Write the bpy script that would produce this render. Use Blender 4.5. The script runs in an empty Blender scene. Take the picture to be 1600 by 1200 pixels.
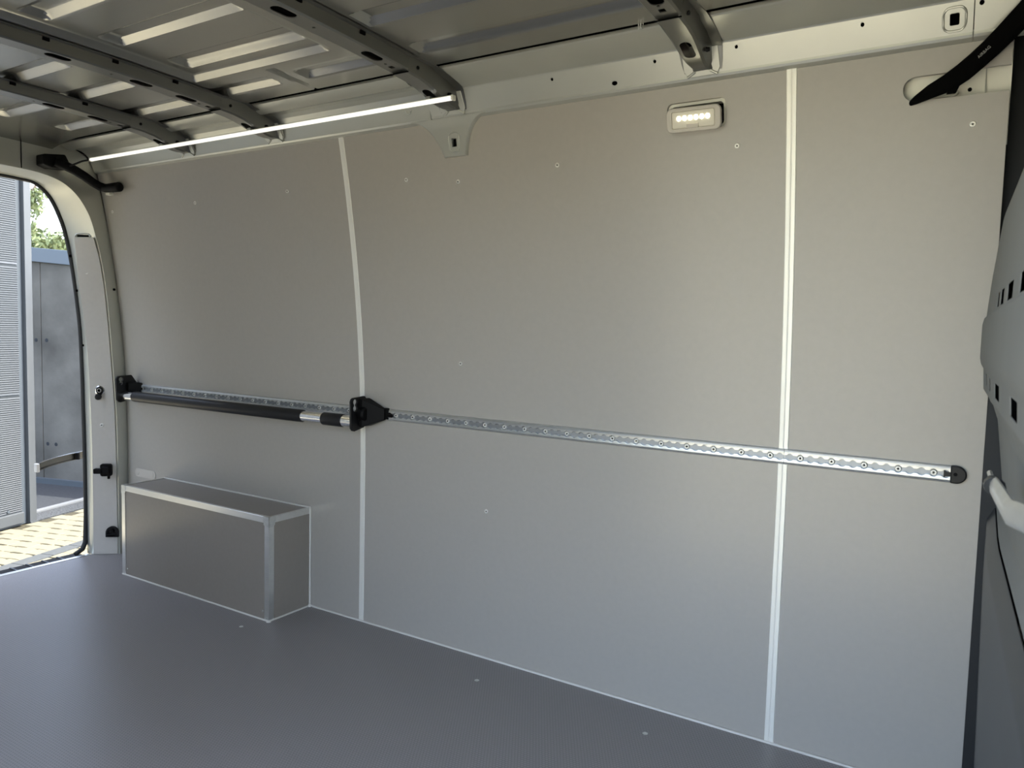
import bpy, bmesh, math, random
from mathutils import Vector, Matrix
random.seed(7)
S = bpy.context.scene
COL = S.collection
PI = math.pi

# ------------------------------------------------------------------ camera
cam_d = bpy.data.cameras.new('camera')
cam = bpy.data.objects.new('camera', cam_d); COL.objects.link(cam)
S.camera = cam
F_PX, YAW, PITCH, ROLL = 1186.49, -0.5542, -0.0723, 0.0252
cam_d.sensor_fit = 'HORIZONTAL'; cam_d.sensor_width = 36.0
cam_d.lens = F_PX / 1600.0 * 36.0
cam_d.clip_start = 0.02; cam_d.clip_end = 300
fw = Vector((math.sin(YAW) * math.cos(PITCH), math.cos(YAW) * math.cos(PITCH), math.sin(PITCH)))
r0 = Vector((math.cos(YAW), -math.sin(YAW), 0)); u0 = r0.cross(fw)
rr = math.cos(ROLL) * r0 + math.sin(ROLL) * u0
uu = -math.sin(ROLL) * r0 + math.cos(ROLL) * u0
m = Matrix(((rr.x, uu.x, -fw.x, 0.0), (rr.y, uu.y, -fw.y, -2.1569), (rr.z, uu.z, -fw.z, 1.15), (0, 0, 0, 1)))
cam.matrix_world = m
cam_d.dof.use_dof = True
cam_d.dof.focus_distance = 2.7
cam_d.dof.aperture_fstop = 9.0

# ------------------------------------------------------------------ world, sun, exposure
SUN_DIR = Vector((0.75, 0.50, 0)).normalized() * math.cos(math.radians(57)) + Vector((0, 0, math.sin(math.radians(57))))
W = bpy.data.worlds.new('sky'); S.world = W; W.use_nodes = True
nt = W.node_tree; bg = nt.nodes['Background']
sky = nt.nodes.new('ShaderNodeTexSky'); sky.sky_type = 'NISHITA'
sky.sun_disc = False; sky.sun_elevation = math.radians(57)
sky.sun_rotation = math.atan2(SUN_DIR.x, SUN_DIR.y)
sky.air_density = 1.0; sky.dust_density = 3.5; sky.ozone_density = 1.0
hz = nt.nodes.new('ShaderNodeMix'); hz.data_type = 'RGBA'; hz.inputs[0].default_value = 0.32      # even summer haze
hz.inputs[7].default_value = (1.9, 1.75, 1.5, 1)
nt.links.new(sky.outputs[0], hz.inputs[6]); nt.links.new(hz.outputs[2], bg.inputs[0]); bg.inputs[1].default_value = 0.36
sl = bpy.data.lights.new('sun', 'SUN'); sl.energy = 2.5; sl.angle = math.radians(0.6); sl.color = (1.0, 0.95, 0.84)
so = bpy.data.objects.new('sun', sl); COL.objects.link(so)
so.rotation_euler = SUN_DIR.to_track_quat('Z', 'Y').to_euler()
so.location = SUN_DIR * 20
S.view_settings.view_transform = 'Standard'; S.view_settings.look = 'None'
S.view_settings.gamma = 1.0; S.view_settings.use_curve_mapping = False
S.view_settings.exposure = 2.66

# ------------------------------------------------------------------ materials
MATS = {}
def mat(name, col, rough=0.5, metal=0.0, spec=0.5, emit=None, estr=0.0, noise=None, bump=None, coat=0.0):
    """noise=(scale, amount[, stretch vec])  bump=(scale, strength, distance)"""
    mt = bpy.data.materials.new(name); mt.use_nodes = True
    t = mt.node_tree; b = t.nodes['Principled BSDF']
    b.inputs['Base Color'].default_value = (*col, 1)
    b.inputs['Roughness'].default_value = rough
    b.inputs['Metallic'].default_value = metal
    b.inputs['Specular IOR Level'].default_value = spec
    b.inputs['Coat Weight'].default_value = coat
    b.inputs['Coat Roughness'].default_value = 0.12
    if emit:
        b.inputs['Emission Color'].default_value = (*emit, 1); b.inputs['Emission Strength'].default_value = estr
    tc = None
    if noise or bump:
        tc = t.nodes.new('ShaderNodeTexCoord')
    if noise:
        mp = t.nodes.new('ShaderNodeMapping'); t.links.new(tc.outputs['Object'], mp.inputs[0])
        if len(noise) > 2: mp.inputs['Scale'].default_value = noise[2]
        n = t.nodes.new('ShaderNodeTexNoise'); n.inputs['Scale'].default_value = noise[0]; n.inputs['Detail'].default_value = 5
        t.links.new(mp.outputs[0], n.inputs['Vector'])
        mr = t.nodes.new('ShaderNodeMapRange'); mr.inputs[1].default_value = 0.25; mr.inputs[2].default_value = 0.75
        mr.inputs[3].default_value = 1 - noise[1]; mr.inputs[4].default_value = 1 + noise[1]
        t.links.new(n.outputs['Fac'], mr.inputs[0])
        mx = t.nodes.new('ShaderNodeVectorMath'); mx.operation = 'SCALE'; mx.inputs[0].default_value = col
        t.links.new(mr.outputs[0], mx.inputs['Scale']); t.links.new(mx.outputs[0], b.inputs['Base Color'])
    if bump:
        n2 = t.nodes.new('ShaderNodeTexNoise'); n2.inputs['Scale'].default_value = bump[0]; n2.inputs['Detail'].default_value = 3
        t.links.new(tc.outputs['Object'], n2.inputs['Vector'])
        bp = t.nodes.new('ShaderNodeBump'); bp.inputs['Strength'].default_value = bump[1]; bp.inputs['Distance'].default_value = bump[2]
        t.links.new(n2.outputs['Fac'], bp.inputs['Height']); t.links.new(bp.outputs[0], b.inputs['Normal'])
    MATS[name] = mt
    return mt

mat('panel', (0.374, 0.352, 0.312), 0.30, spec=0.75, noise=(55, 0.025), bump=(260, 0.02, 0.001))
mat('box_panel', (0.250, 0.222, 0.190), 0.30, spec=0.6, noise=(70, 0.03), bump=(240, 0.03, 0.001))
mat('paint', (0.51, 0.515, 0.465), 0.32, metal=0.50, noise=(9, 0.03))
mat('paint_roof', (0.36, 0.36, 0.335), 0.24, metal=0.85, noise=(6, 0.04))
mat('paint_beam', (0.20, 0.20, 0.19), 0.28, metal=0.80, noise=(9, 0.03))
mat('paint_pale', (0.72, 0.71, 0.62), 0.35, metal=0.1)
mat('partition', (0.20, 0.20, 0.185), 0.65, spec=0.25, noise=(14, 0.03))
mat('partition_low', (0.034, 0.036, 0.039), 0.4, metal=0.1, noise=(14, 0.03))
mat('alu', (0.80, 0.80, 0.77), 0.30, metal=0.9, noise=(40, 0.05, (0.05, 1, 1)))
mat('alu_strip', (0.86, 0.85, 0.78), 0.42, metal=0.35, noise=(60, 0.03, (1, 1, 0.04)))
mat('chrome', (0.86, 0.86, 0.85), 0.14, metal=1.0)
mat('screw_bright', (0.78, 0.77, 0.72), 0.35, metal=0.3)
mat('zinc', (0.72, 0.73, 0.70), 0.33, metal=0.85, noise=(60, 0.12))
mat('black_plastic', (0.0022, 0.0022, 0.0022), 0.55, spec=0.15)
mat('black_gloss', (0.004, 0.004, 0.0045), 0.40, spec=0.35)
mat('black_foam', (0.010, 0.010, 0.011), 0.42)
mat('rubber', (0.008, 0.009, 0.010), 0.6)
mat('airbag_cloth', (0.0015, 0.0015, 0.0015), 0.9, spec=0.08)
mat('print_grey', (0.30, 0.30, 0.30), 0.7)
mat('void', (0.004, 0.004, 0.004), 0.9, spec=0.0)
mat('sealant', (0.62, 0.60, 0.55), 0.5)
mat('plate', (0.50, 0.47, 0.42), 0.4)
mat('board_lit', (0.50, 0.475, 0.435), 0.36, spec=0.55, noise=(55, 0.025))  # lining grey with the light falling on the pillar worked into the colour
mat('track_alu', (0.66, 0.67, 0.66), 0.36, metal=0.9)
mat('slot_floor_shade', (0.34, 0.35, 0.36), 0.45, metal=0.8)  # rail metal darkened in the colour for shade down in the slot
mat('dark_steel', (0.16, 0.155, 0.14), 0.25, metal=0.9)
mat('lamp_housing', (0.52, 0.49, 0.43), 0.45)
mat('lamp_lens', (0.50, 0.48, 0.42), 0.25, emit=(1.0, 0.86, 0.45), estr=0.010)
mat('led_dot', (0.9, 0.9, 0.8), 0.3, emit=(1.0, 0.93, 0.66), estr=5)
mat('led_diffuser', (0.90, 0.90, 0.86), 0.4, emit=(1.0, 0.985, 0.90), estr=0.14)
mat('body_outer', (0.45, 0.45, 0.43), 0.4, metal=0.2)
mat('concrete', (0.080, 0.078, 0.070), 0.85, spec=0.2, noise=(2.2, 0.42), bump=(30, 0.3, 0.004))
mat('cladding', (0.031, 0.038, 0.045), 0.5, metal=0.1)
mat('steel_post', (0.050, 0.057, 0.063), 0.45, metal=0.25, noise=(8, 0.06))
mat('dark_gap', (0.03, 0.04, 0.05), 0.6)
mat('cap_blue', (0.052, 0.070, 0.092), 0.5, metal=0.1)
mat('paver', (0.112, 0.106, 0.076), 0.85, spec=0.2, noise=(30, 0.10), bump=(140, 0.3, 0.002))
mat('paver_grey', (0.040, 0.046, 0.050), 0.85, spec=0.2, noise=(30, 0.12))
mat('joint_sand', (0.036, 0.034, 0.024), 0.95, spec=0.1)
mat('gravel', (0.034, 0.038, 0.042), 0.9, spec=0.2, noise=(60, 0.5), bump=(70, 0.9, 0.02))
mat('asphalt', (0.019, 0.022, 0.026), 0.9, spec=0.2, noise=(40, 0.25))
mat('bark', (0.10, 0.08, 0.06), 0.9)
mat('leaf', (0.095, 0.125, 0.055), 0.6)
mat('hedge_green', (0.035, 0.055, 0.025), 0.8, noise=(3, 0.4))
mat('sill_metal', (0.12, 0.13, 0.14), 0.5, metal=0.3)
mat('wire', (0.10, 0.10, 0.10), 0.6)

def math_node(t, op, a=None, b=None, c=None):
    n = t.nodes.new('ShaderNodeMath'); n.operation = op
    for i, v in enumerate((a, b, c)):
        if v is None: continue
        if isinstance(v, (int, float)): n.inputs[i].default_value = v
        else: t.links.new(v, n.inputs[i])
    return n.outputs[0]

def hex_floor():
    """rubbery phenolic deck with a fine hexagon emboss"""
    mt = mat('floor_hex', (0.075, 0.080, 0.092), 0.40, spec=0.6)
    t = mt.node_tree; b = t.nodes['Principled BSDF']
    tc = t.nodes.new('ShaderNodeTexCoord')
    sep = t.nodes.new('ShaderNodeSeparateXYZ'); t.links.new(tc.outputs['Object'], sep.inputs[0])
    size = 0.0095
    x = math_node(t, 'MULTIPLY', sep.outputs[0], 1 / size); y = math_node(t, 'MULTIPLY', sep.outputs[1], 1 / size)
    H = math.sqrt(3)
    def cell(ox, oy):
        ax = math_node(t, 'SUBTRACT', math_node(t, 'FLOORED_MODULO', math_node(t, 'ADD', x, ox), 1.0), 0.5)
        ay = math_node(t, 'SUBTRACT', math_node(t, 'FLOORED_MODULO', math_node(t, 'ADD', y, oy), H), H / 2)
        ax = math_node(t, 'ABSOLUTE', ax); ay = math_node(t, 'ABSOLUTE', ay)
        d = math_node(t, 'MAXIMUM', ax, math_node(t, 'ADD', math_node(t, 'MULTIPLY', ax, 0.5), math_node(t, 'MULTIPLY', ay, H / 2)))
        return d
    d = math_node(t, 'MINIMUM', cell(0.0, 0.0), cell(0.5, H / 2))
    mr = t.nodes.new('ShaderNodeMapRange'); mr.interpolation_type = 'SMOOTHSTEP'
    mr.inputs[1].default_value = 0.36; mr.inputs[2].default_value = 0.47; mr.inputs[3].default_value = 1.0; mr.inputs[4].default_value = 0.0
    t.links.new(d, mr.inputs[0])
    bp = t.nodes.new('ShaderNodeBump'); bp.inputs['Strength'].default_value = 0.8; bp.inputs['Distance'].default_value = 0.0008
    t.links.new(mr.outputs[0], bp.inputs['Height']); t.links.new(bp.outputs[0], b.inputs['Normal'])
    mx = t.nodes.new('ShaderNodeMix'); mx.data_type = 'RGBA'
    mx.inputs[6].default_value = (0.148, 0.138, 0.133, 1); mx.inputs[7].default_value = (0.255, 0.240, 0.231, 1)
    t.links.new(mr.outputs[0], mx.inputs[0]); t.links.new(mx.outputs[2], b.inputs['Base Color'])
hex_floor()

# ------------------------------------------------------------------ mesh helpers
class MB:
    def __init__(s): s.v = []; s.f = []
    def add(s, vs, fs):
        o = len(s.v); s.v += [tuple(p) for p in vs]; s.f += [tuple(i + o for i in f) for f in fs]; return s
    def box(s, x0, x1, y0, y1, z0, z1):
        return s.add([(x0,y0,z0),(x1,y0,z0),(x1,y1,z0),(x0,y1,z0),(x0,y0,z1),(x1,y0,z1),(x1,y1,z1),(x0,y1,z1)],
                     [(3,2,1,0),(4,5,6,7),(0,1,5,4),(1,2,6,5),(2,3,7,6),(3,0,4,7)])
    def prism(s, poly, fn, a, b):
        """poly 2-D loop, fn(u,v,w)->xyz, extruded from w=a to w=b"""
        n = len(poly)
        vs = [fn(p[0], p[1], a) for p in poly] + [fn(p[0], p[1], b) for p in poly]
        return s.add(vs, [tuple(range(n - 1, -1, -1)), tuple(range(n, 2 * n))] + [(i, (i + 1) % n, n + (i + 1) % n, n + i) for i in range(n)])
    def loft(s, secs, closed=True, caps=True):
        n = len(secs[0]); vs = [p for q in secs for p in q]; fs = []
        for k in range(len(secs) - 1):
            for i in range(n if closed else n - 1):
                j = (i + 1) % n
                fs.append((k * n + i, k * n + j, (k + 1) * n + j, (k + 1) * n + i))
        if closed and caps:
            fs.append(tuple(range(n - 1, -1, -1))); L = (len(secs) - 1) * n; fs.append(tuple(range(L, L + n)))
        return s.add(vs, fs)
    def cyl(s, p0, p1, ra, rb=None, n=16):
        rb = ra if rb is None else rb
        return s.tube([p0, p1], [ra, rb], n)
    def tube(s, path, rad, n=10, flat=None, up=None):
        """rad number or list; flat=(a,b) scales for the two cross axes"""
        P = [Vector(p) for p in path]
        R = rad if isinstance(rad, (list, tuple)) else [rad] * len(P)
        secs = []
        ref = Vector(up) if up else None
        for i, p in enumerate(P):
            d = (P[min(i + 1, len(P) - 1)] - P[max(i - 1, 0)]).normalized()
            a = ref if ref else (Vector((0, 0, 1)) if abs(d.z) < 0.9 else Vector((1, 0, 0)))
            e1 = d.cross(a).normalized(); e2 = e1.cross(d).normalized()
            fa, fb = flat if flat else (1, 1)
            secs.append([tuple(p + e1 * (R[i] * fa * math.cos(2 * PI * k / n)) + e2 * (R[i] * fb * math.sin(2 * PI * k / n))) for k in range(n)])
        return s.loft(secs)
    def mesh(s, name):
        me = bpy.data.meshes.new(name); me.from_pydata(s.v, [], s.f)
        bm = bmesh.new(); bm.from_mesh(me); bmesh.ops.recalc_face_normals(bm, faces=bm.faces); bm.to_mesh(me); bm.free()
        return me

def link(name, me, material, parent=None, smooth=None, bevel=None, loc=None):
    o = bpy.data.objects.new(name, me); COL.objects.link(o)
    if material: me.materials.clear(); me.materials.append(MATS[material])
    if parent is not None:
        o.parent = parent
        o.matrix_parent_inverse = Matrix.Translation(-Vector(parent.get('_base', (0, 0, 0))))
    if loc: o.location = loc
    if bevel:
        bv = o.modifiers.new('bevel', 'BEVEL'); bv.width = bevel; bv.segments = 2; bv.limit_method = 'ANGLE'; bv.angle_limit = math.radians(40)
    if smooth is not None:
        for p in me.polygons: p.use_smooth = True
        me.set_sharp_from_angle(angle=math.radians(smooth))
    return o

def part(name, mb, material, parent=None, smooth=None, bevel=None, label=None):
    o = link(name, mb.mesh(name), material, parent, smooth, bevel)
    if label: o['label'] = label
    return o
def struct(name, mb, material, label, smooth=None, bevel=None):
    o = part(name, mb, material, None, smooth, bevel); o['kind'] = 'structure'; o['label'] = label; return o
def thing(name, label, cat, base, group=None):
    e = bpy.data.objects.new(name, None); COL.objects.link(e); e.empty_display_size = 0.05
    e.location = base; e['_base'] = tuple(base); e['label'] = label; e['category'] = cat
    if group: e['group'] = group
    return e
def cut(o, cutters):
    """boolean-difference a list of MB cutters out of o"""
    c = MB()
    for k in cutters: c.add(k.v, k.f)
    co = bpy.data.objects.new('cutter', c.mesh('cutter')); COL.objects.link(co)
    md = o.modifiers.new('cut', 'BOOLEAN'); md.object = co; md.operation = 'DIFFERENCE'; md.solver = 'EXACT'; md.use_self = True
    bpy.context.view_layer.update()
    dg = bpy.context.evaluated_depsgraph_get()
    me = bpy.data.meshes.new_from_object(o.evaluated_get(dg)); old = o.data
    o.modifiers.remove(md); o.data = me
    bpy.data.objects.remove(co); bpy.data.meshes.remove(old)
    return o

def rrect(cx, cy, w, h, r, n=5):
    pts = []
    for (sx, sy, a0) in ((1, 1, 0), (-1, 1, 90), (-1, -1, 180), (1, -1, 270)):
        for k in range(n + 1):
            a = math.radians(a0 + 90 * k / n)
            pts.append((cx + sx * (w / 2 - r) + r * math.cos(a), cy + sy * (h / 2 - r) + r * math.sin(a)))
    return pts
def circ(cx, cy, r, n=14): return [(cx + r * math.cos(2 * PI * k / n), cy + r * math.sin(2 * PI * k / n)) for k in range(n)]
XZ = lambda u, v, w: (u, w, v)
XY = lambda u, v, w: (u, v, w)
YZ = lambda u, v, w: (w, u, v)
def wy(z): return -0.0895 * max(z - 0.6, 0) ** 2       # inner face of the side lining
def lerp(a, b, t): return a + (b - a) * t
def interp(tab, x):
    if x <= tab[0][0]: return tab[0][1]
    for (a, fa), (b, fb) in zip(tab, tab[1:]):
        if x <= b: return lerp(fa, fb, (x - a) / (b - a))
    return tab[-1][1]

# ================================================================== FLOOR
floor = struct('floor', MB().box(-3.648, 0.06, -1.86, 0.004, -0.02, 0.0), 'floor_hex', 'dark blue-grey load floor with a fine hexagon embossed surface')
def screw_mesh(mb, p, n, r=0.0055, h=0.0022):
    """domed screw head with a hexagon socket dimple rim, on point p with normal n"""
    p = Vector(p); n = Vector(n).normalized()
    a = Vector((0, 0, 1)) if abs(n.z) < 0.9 else Vector((1, 0, 0))
    e1 = n.cross(a).normalized(); e2 = n.cross(e1)
    prof = [(r, -0.001), (r, h * 0.3), (r * 0.8, h), (r * 0.42, h), (r * 0.30, h * 0.25)]
    k = 10
    secs = [[tuple(p + e1 * (q * math.cos(2 * PI * i / k)) + e2 * (q * math.sin(2 * PI * i / k)) + n * d) for i in range(k)] for q, d in prof]
    mb.loft(secs)
    return mb
def put_screw(p, n, r, h, m_, par):
    o = part('screw', screw_mesh(MB(), p, n, r, h), m_, par, 40)
    q = Vector(p); nn_ = Vector(n).normalized()
    part('socket', MB().cyl(q + nn_ * (h * 0.3), q + nn_ * (h * 1.02), r * 0.24, n=6), 'void', o)
    return o
for (x, y) in ((-2.3266, -0.3023), (-1.3454, -0.1556), (-0.7614, -0.1514)):
    part('screw', screw_mesh(MB(), (x, y, 0), (0, 0, 1), 0.008, 0.0012), 'zinc', floor, 40)
# aluminium nosing and black sill with ribs at the rear edge of the floor
part('edge_strip', MB().box(-3.664, -3.640, -1.74, -0.135, -0.018, 0.0025), 'alu', floor, bevel=0.0015, label='aluminium edge strip along the rear of the floor')
part('rear_sill', MB().box(-3.80, -3.664, -1.76, -0.12, -0.10, -0.022), 'black_plastic', floor, bevel=0.004, label='black rear step sill')
for k in range(7):
    y = -0.22 - k * 0.07
    part('sill_rib', MB().box(-3.795, -3.675, y - 0.004, y + 0.004, -0.022, -0.018), 'steel_post', floor)

# ================================================================== LEFT WALL LINING (far wall in view)
wall = thing('wall_left', 'grey film-faced plywood lining on the far side wall', 'wall', (-1.8, 0, 0))
del wall['category']; wall['kind'] = 'structure'
def lining(x0, x1, z0=0.002, z1=1.842, th=0.009, off=0.0, n=30):
    mb = MB(); secs = []
    for k in range(n + 1):
        z = lerp(z0, z1, k / n); y = wy(z) - off
        secs.append([(x0, y, z), (x1, y, z), (x1, y + th, z), (x0, y + th, z)])
    return mb.loft(secs)
X1, X2, XR = -1.9991, -0.4508, 0.0150
p1 = part('wall_panel', lining(-3.548, X1 - 0.002), 'panel', wall, 30)
p2 = part('wall_panel', lining(X1 + 0.002, X2 - 0.002), 'panel', wall, 30)
p3 = part('wall_panel', lining(X2 + 0.002, XR), 'panel', wall, 30)
LCX, LCZ = -0.699, 1.740
cut(p2, [MB().prism(rrect(LCX, LCZ, 0.161, 0.072, 0.014), XZ, -0.25, 0.1)])
cut(p3, [MB().prism(rrect(-0.070, 1.7345, 0.257, 0.0535, 0.0262, 8), XZ, -0.25, 0.1)])
for o in (p1, p2, p3):
    for q in o.data.polygons: q.use_smooth = True
    o.data.set_sharp_from_angle(angle=math.radians(30))
for X in (X1, X2):
    mb = MB(); secs = []
    w = 0.0135 if X == X2 else 0.0125
    for k in range(31):
        z = lerp(0.003, 1.826, k / 30); y = wy(z)
        secs.append([(X - w, y + 0.0005, z), (X - w + 0.002, y - 0.0022, z), (X - 0.002, y - 0.0028, z), (X, y - 0.0022, z), (X + 0.002, y - 0.0028, z), (X + w - 0.002, y - 0.0022, z), (X + w, y + 0.0005, z)])
    part('cover_strip', mb.loft(secs), 'alu_strip', wall, 20, label='pale aluminium joint strip')
for (x, z) in ((-2.8756, 1.6493), (-2.3111, 1.6561), (-1.7216, 1.6525), (-1.5044, 1.6296), (-1.1316, 1.6491), (-0.5887, 1.6502), (-0.0522, 1.644), (-1.5355, 1.0263), (-1.4259, 0.5196), (-3.4869, 1.6478)):
    n = (0, -1, -0.179 * max(z - 0.6, 0))
    put_screw((x, wy(z), z), n, 0.0075, 0.0028, 'screw_bright', wall)
# bare painted body sheet behind the cut-outs, and outer skin
part('outer_skin', MB().box(-3.72, 2.0, 0.07, 0.075, -0.45, 2.06), 'body_outer', wall)
bp_ = part('inner_sheet', lining(-0.30, 0.017, 1.60, 1.86, 0.002, -0.032, 10), 'paint_pale', wall, 30, label='cream painted body sheet behind the lining')
part('sheet_seam', MB().box(-0.0335, -0.0315, wy(1.74) + 0.026, wy(1.74) + 0.033, 1.70, 1.775), 'paint', wall)
part('sheet_hole', MB().cyl((-0.063, wy(1.727) + 0.0305, 1.727), (-0.063, wy(1.727) + 0.034, 1.727), 0.0045, n=14), 'void', wall)
mb = MB()
ring = [(-0.055 + 0.020 * math.cos(a), wy(1.706) + 0.030, 1.7035 + 0.011 * math.sin(a)) for a in [PI * k / 14 for k in range(15)]]
part('sheet_emboss', mb.tube(ring, 0.0022, 6), 'paint', wall, 60)
mb = MB(); mb.tube([(-0.19, wy(1.71) + 0.012, 1.7085), (-0.11, wy(1.71) + 0.012, 1.7085), (-0.095, wy(1.71) + 0.014, 1.712), (-0.086, wy(1.71) + 0.02, 1.722)], 0.0035, 8)
part('sheet_lip', mb, 'paint_pale', wall, 60)
# cream metal rim around the lamp cut-out
mb = MB(); o_ = rrect(LCX, LCZ, 0.172, 0.084, 0.016, 5); i_ = rrect(LCX, LCZ, 0.146, 0.058, 0.010, 5)
yb = wy(LCZ) + 0.010
n_ = len(o_)
sl_ = lambda p, d: (p[0], wy(p[1]) + d, p[1])
mb.loft([[sl_(p, 0.0095) for p in o_], [sl_(p, 0.0095) for p in i_], [sl_(p, 0.030) for p in i_]], caps=False)
part('cutout_rim', mb, 'paint_pale', wall, 30, label='cream metal rim inside the lamp cut-out')
part('cutout_back', MB().box(LCX - 0.09, LCX + 0.09, -0.080, -0.078, LCZ - 0.05, LCZ + 0.05), 'void', wall)

# sealant beads (floor line)
tr = struct('trim_1', MB().tube([(-2.276, -0.003, 0.002), (0.012, -0.003, 0.002)], 0.0042, 8), 'sealant', 'thin off-white sealant bead between floor and side wall', 60)

# ================================================================== ROOF SIDE RAIL
rail = thing('trim_2', 'silver painted roof side rail above the wall lining', 'trim', (-1.7, -0.15, 1.83))
del rail['category']; rail['kind'] = 'structure'
PROF_F = [(-0.128, 1.816), (-0.138, 1.8185), (-0.1475, 1.8225), (-0.1515, 1.828), (-0.1525, 1.833), (-0.1875, 1.8915), (-0.1905, 1.8945), (-0.195, 1.8958), (-0.285, 1.9125), (-0.2985, 1.9165), (-0.3035, 1.9195), (-0.3035, 1.924), (-0.298, 1.9265)]
PROF_R = [(-0.128, 1.816), (-0.138, 1.8185), (-0.1475, 1.8225), (-0.1515, 1.828), (-0.1525, 1.833), (-0.166, 1.868), (-0.175, 1.885), (-0.190, 1.8985), (-0.208, 1.907), (-0.226, 1.9095), (-0.243, 1.905), (-0.256, 1.901), (-0.270, 1.9035), (-0.285, 1.910), (-0.2985, 1.9165), (-0.3035, 1.9195), (-0.3035, 1.924), (-0.298, 1.9265)]
def sheet_prof(prof, x0, x1, th=0.0025, nx=1):
    P = [Vector((0, a, b)) for a, b in prof]; N = []
    for i in range(len(P)):
        d = (P[min(i + 1, len(P) - 1)] - P[max(i - 1, 0)]).normalized(); N.append(Vector((0, -d.z, d.y)))
    # outward (hidden) side
    out = [p + (n if n.y * 1 + n.z * 1 > 0 else -n) * th for p, n in zip(P, N)]
    loop = [(p.y, p.z) for p in P] + [(p.y, p.z) for p in reversed(out)]
    mb = MB()
    secs = [[(lerp(x0, x1, k / nx), a, b) for a, b in loop] for k in range(nx + 1)]
    return mb.loft(secs)
holesF = [MB().cyl((x, -0.10, z - 0.0), (x, -0.22, z - 0.0), r, n=14) for x, z, r in
          ((-1.43, 1.8747, 0.0042), (-1.1139, 1.8775, 0.0042), (-0.7982, 1.8777, 0.0042), (-0.5794, 1.8789, 0.0042), (-0.2858, 1.8795, 0.0044))]
holesF.append(MB().prism([(-0.9232 + 0.0085 * math.cos(a), 1.8443 + 0.0055 * math.sin(a)) for a in [2 * PI * k / 14 for k in range(14)]], XZ, -0.10, -0.22))
holesF.append(MB().prism(rrect(-0.0985, 1.8606, 0.019, 0.022, 0.003, 3), XZ, -0.10, -0.22))
r1 = part('rail_section', sheet_prof(PROF_R, -3.545, -1.5775), 'paint', rail, 16)
r2 = part('rail_section', sheet_prof(PROF_F, -1.5745, -0.0625), 'paint', rail, 16)
r3 = part('rail_section', sheet_prof(PROF_F, -0.0605, 0.12), 'paint', rail, 16)
cut(r2, holesF)
cut(r3, [MB().cyl((-0.0481, -0.10, 1.8824), (-0.0481, -0.22, 1.8824), 0.005, n=14)])
for o in (r2, r3):
    for q in o.data.polygons: q.use_smooth = True
    o.data.set_sharp_from_angle(angle=math.radians(14))
# dark closing sheet inside the rail
part('rail_backing', MB().box(-3.54, 0.12, -0.125, -0.120, 1.822, 2.03), 'void', rail)
# embossed ring round the square hole
def ring_emboss(cx, cz, w, h, r, rad, yfn, nm='emboss'):
    pts = rrect(cx, cz, w, h, r, 5); pts.append(pts[0])
    return part(nm, MB().tube([(a, yfn(b), b) for a, b in pts], rad, 6), 'paint', rail, 60)
railface = lambda z: -0.1525 - (z - 1.833) * (0.035 / 0.0585)
ring_emboss(-0.0985, 1.8606, 0.044, 0.043, 0.014, 0.0026, railface)
# gusset plate that drops from the rail below the second beam from the front
def gusset():
    zt, zb = 1.830, 1.7045
    xl, xr = -1.546, -1.4545
    pts = []
    L0 = (-1.66, 1.8235); R0 = (-1.352, 1.8235)
    nseg = 10
    left = []; right = []
    for k in range(nseg + 1):
        t = k / nseg
        # concave fillets drawn as quadratic curves
        def q(a, b, c): return ((1-t)**2 * a[0] + 2*t*(1-t) * b[0] + t*t * c[0], (1-t)**2 * a[1] + 2*t*(1-t) * b[1] + t*t * c[1])
        left.append(q((-1.668, 1.8235), (-1.588, 1.818), (xl, zb + 0.002)))
        right.append(q((-1.362, 1.8235), (-1.438, 1.818), (xr, zb + 0.002)))
    secs = []
    lip = 0.006
    mb = MB()
    y_at = lambda z: wy(z) - 0.014 if z < 1.80 else lerp(wy(1.80) - 0.014, -0.1515, (z - 1.80) / 0.0235)
    for (l, r) in zip(left, right):
        z = l[1]; y = min(y_at(z), -0.10)
        secs.append([(l[0], y + 0.013, z), (l[0] + 0.002, y + 0.004, z), (l[0] + lip, y, z), (r[0] - lip, y, z), (r[0] - 0.002, y + 0.004, z), (r[0], y + 0.013, z)])
    mb.loft(secs)
    return mb
gp = part('gusset_plate', gusset(), 'paint', rail, 35, label='curved gusset plate hanging from the rail')
cut(gp, [MB().prism(rrect(-1.497, 1.7478, 0.019, 0.026, 0.002, 2), XZ, -0.05, -0.25)])
for q in gp.data.polygons: q.use_smooth = True
gp.data.set_sharp_from_angle(angle=math.radians(35))
ring_emboss(-1.497, 1.7478, 0.040, 0.058, 0.013, 0.0026, lambda z: wy(z) - 0.0138)
part('gusset_hole_back', MB().box(-1.512, -1.482, wy(1.748) - 0.006, wy(1.748) - 0.004, 1.730, 1.766), 'void', rail)
# spot-weld cup left of the seam
mb = MB(); mb.tube([(-1.6626 + 0.011 * math.cos(a), -0.165, 1.861 + 0.011 * math.sin(a)) for a in [PI * 1.0 + PI * k / 10 for k in range(11)]], 0.0016, 6)
part('weld_mark', mb, 'zinc', rail, 60)

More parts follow.
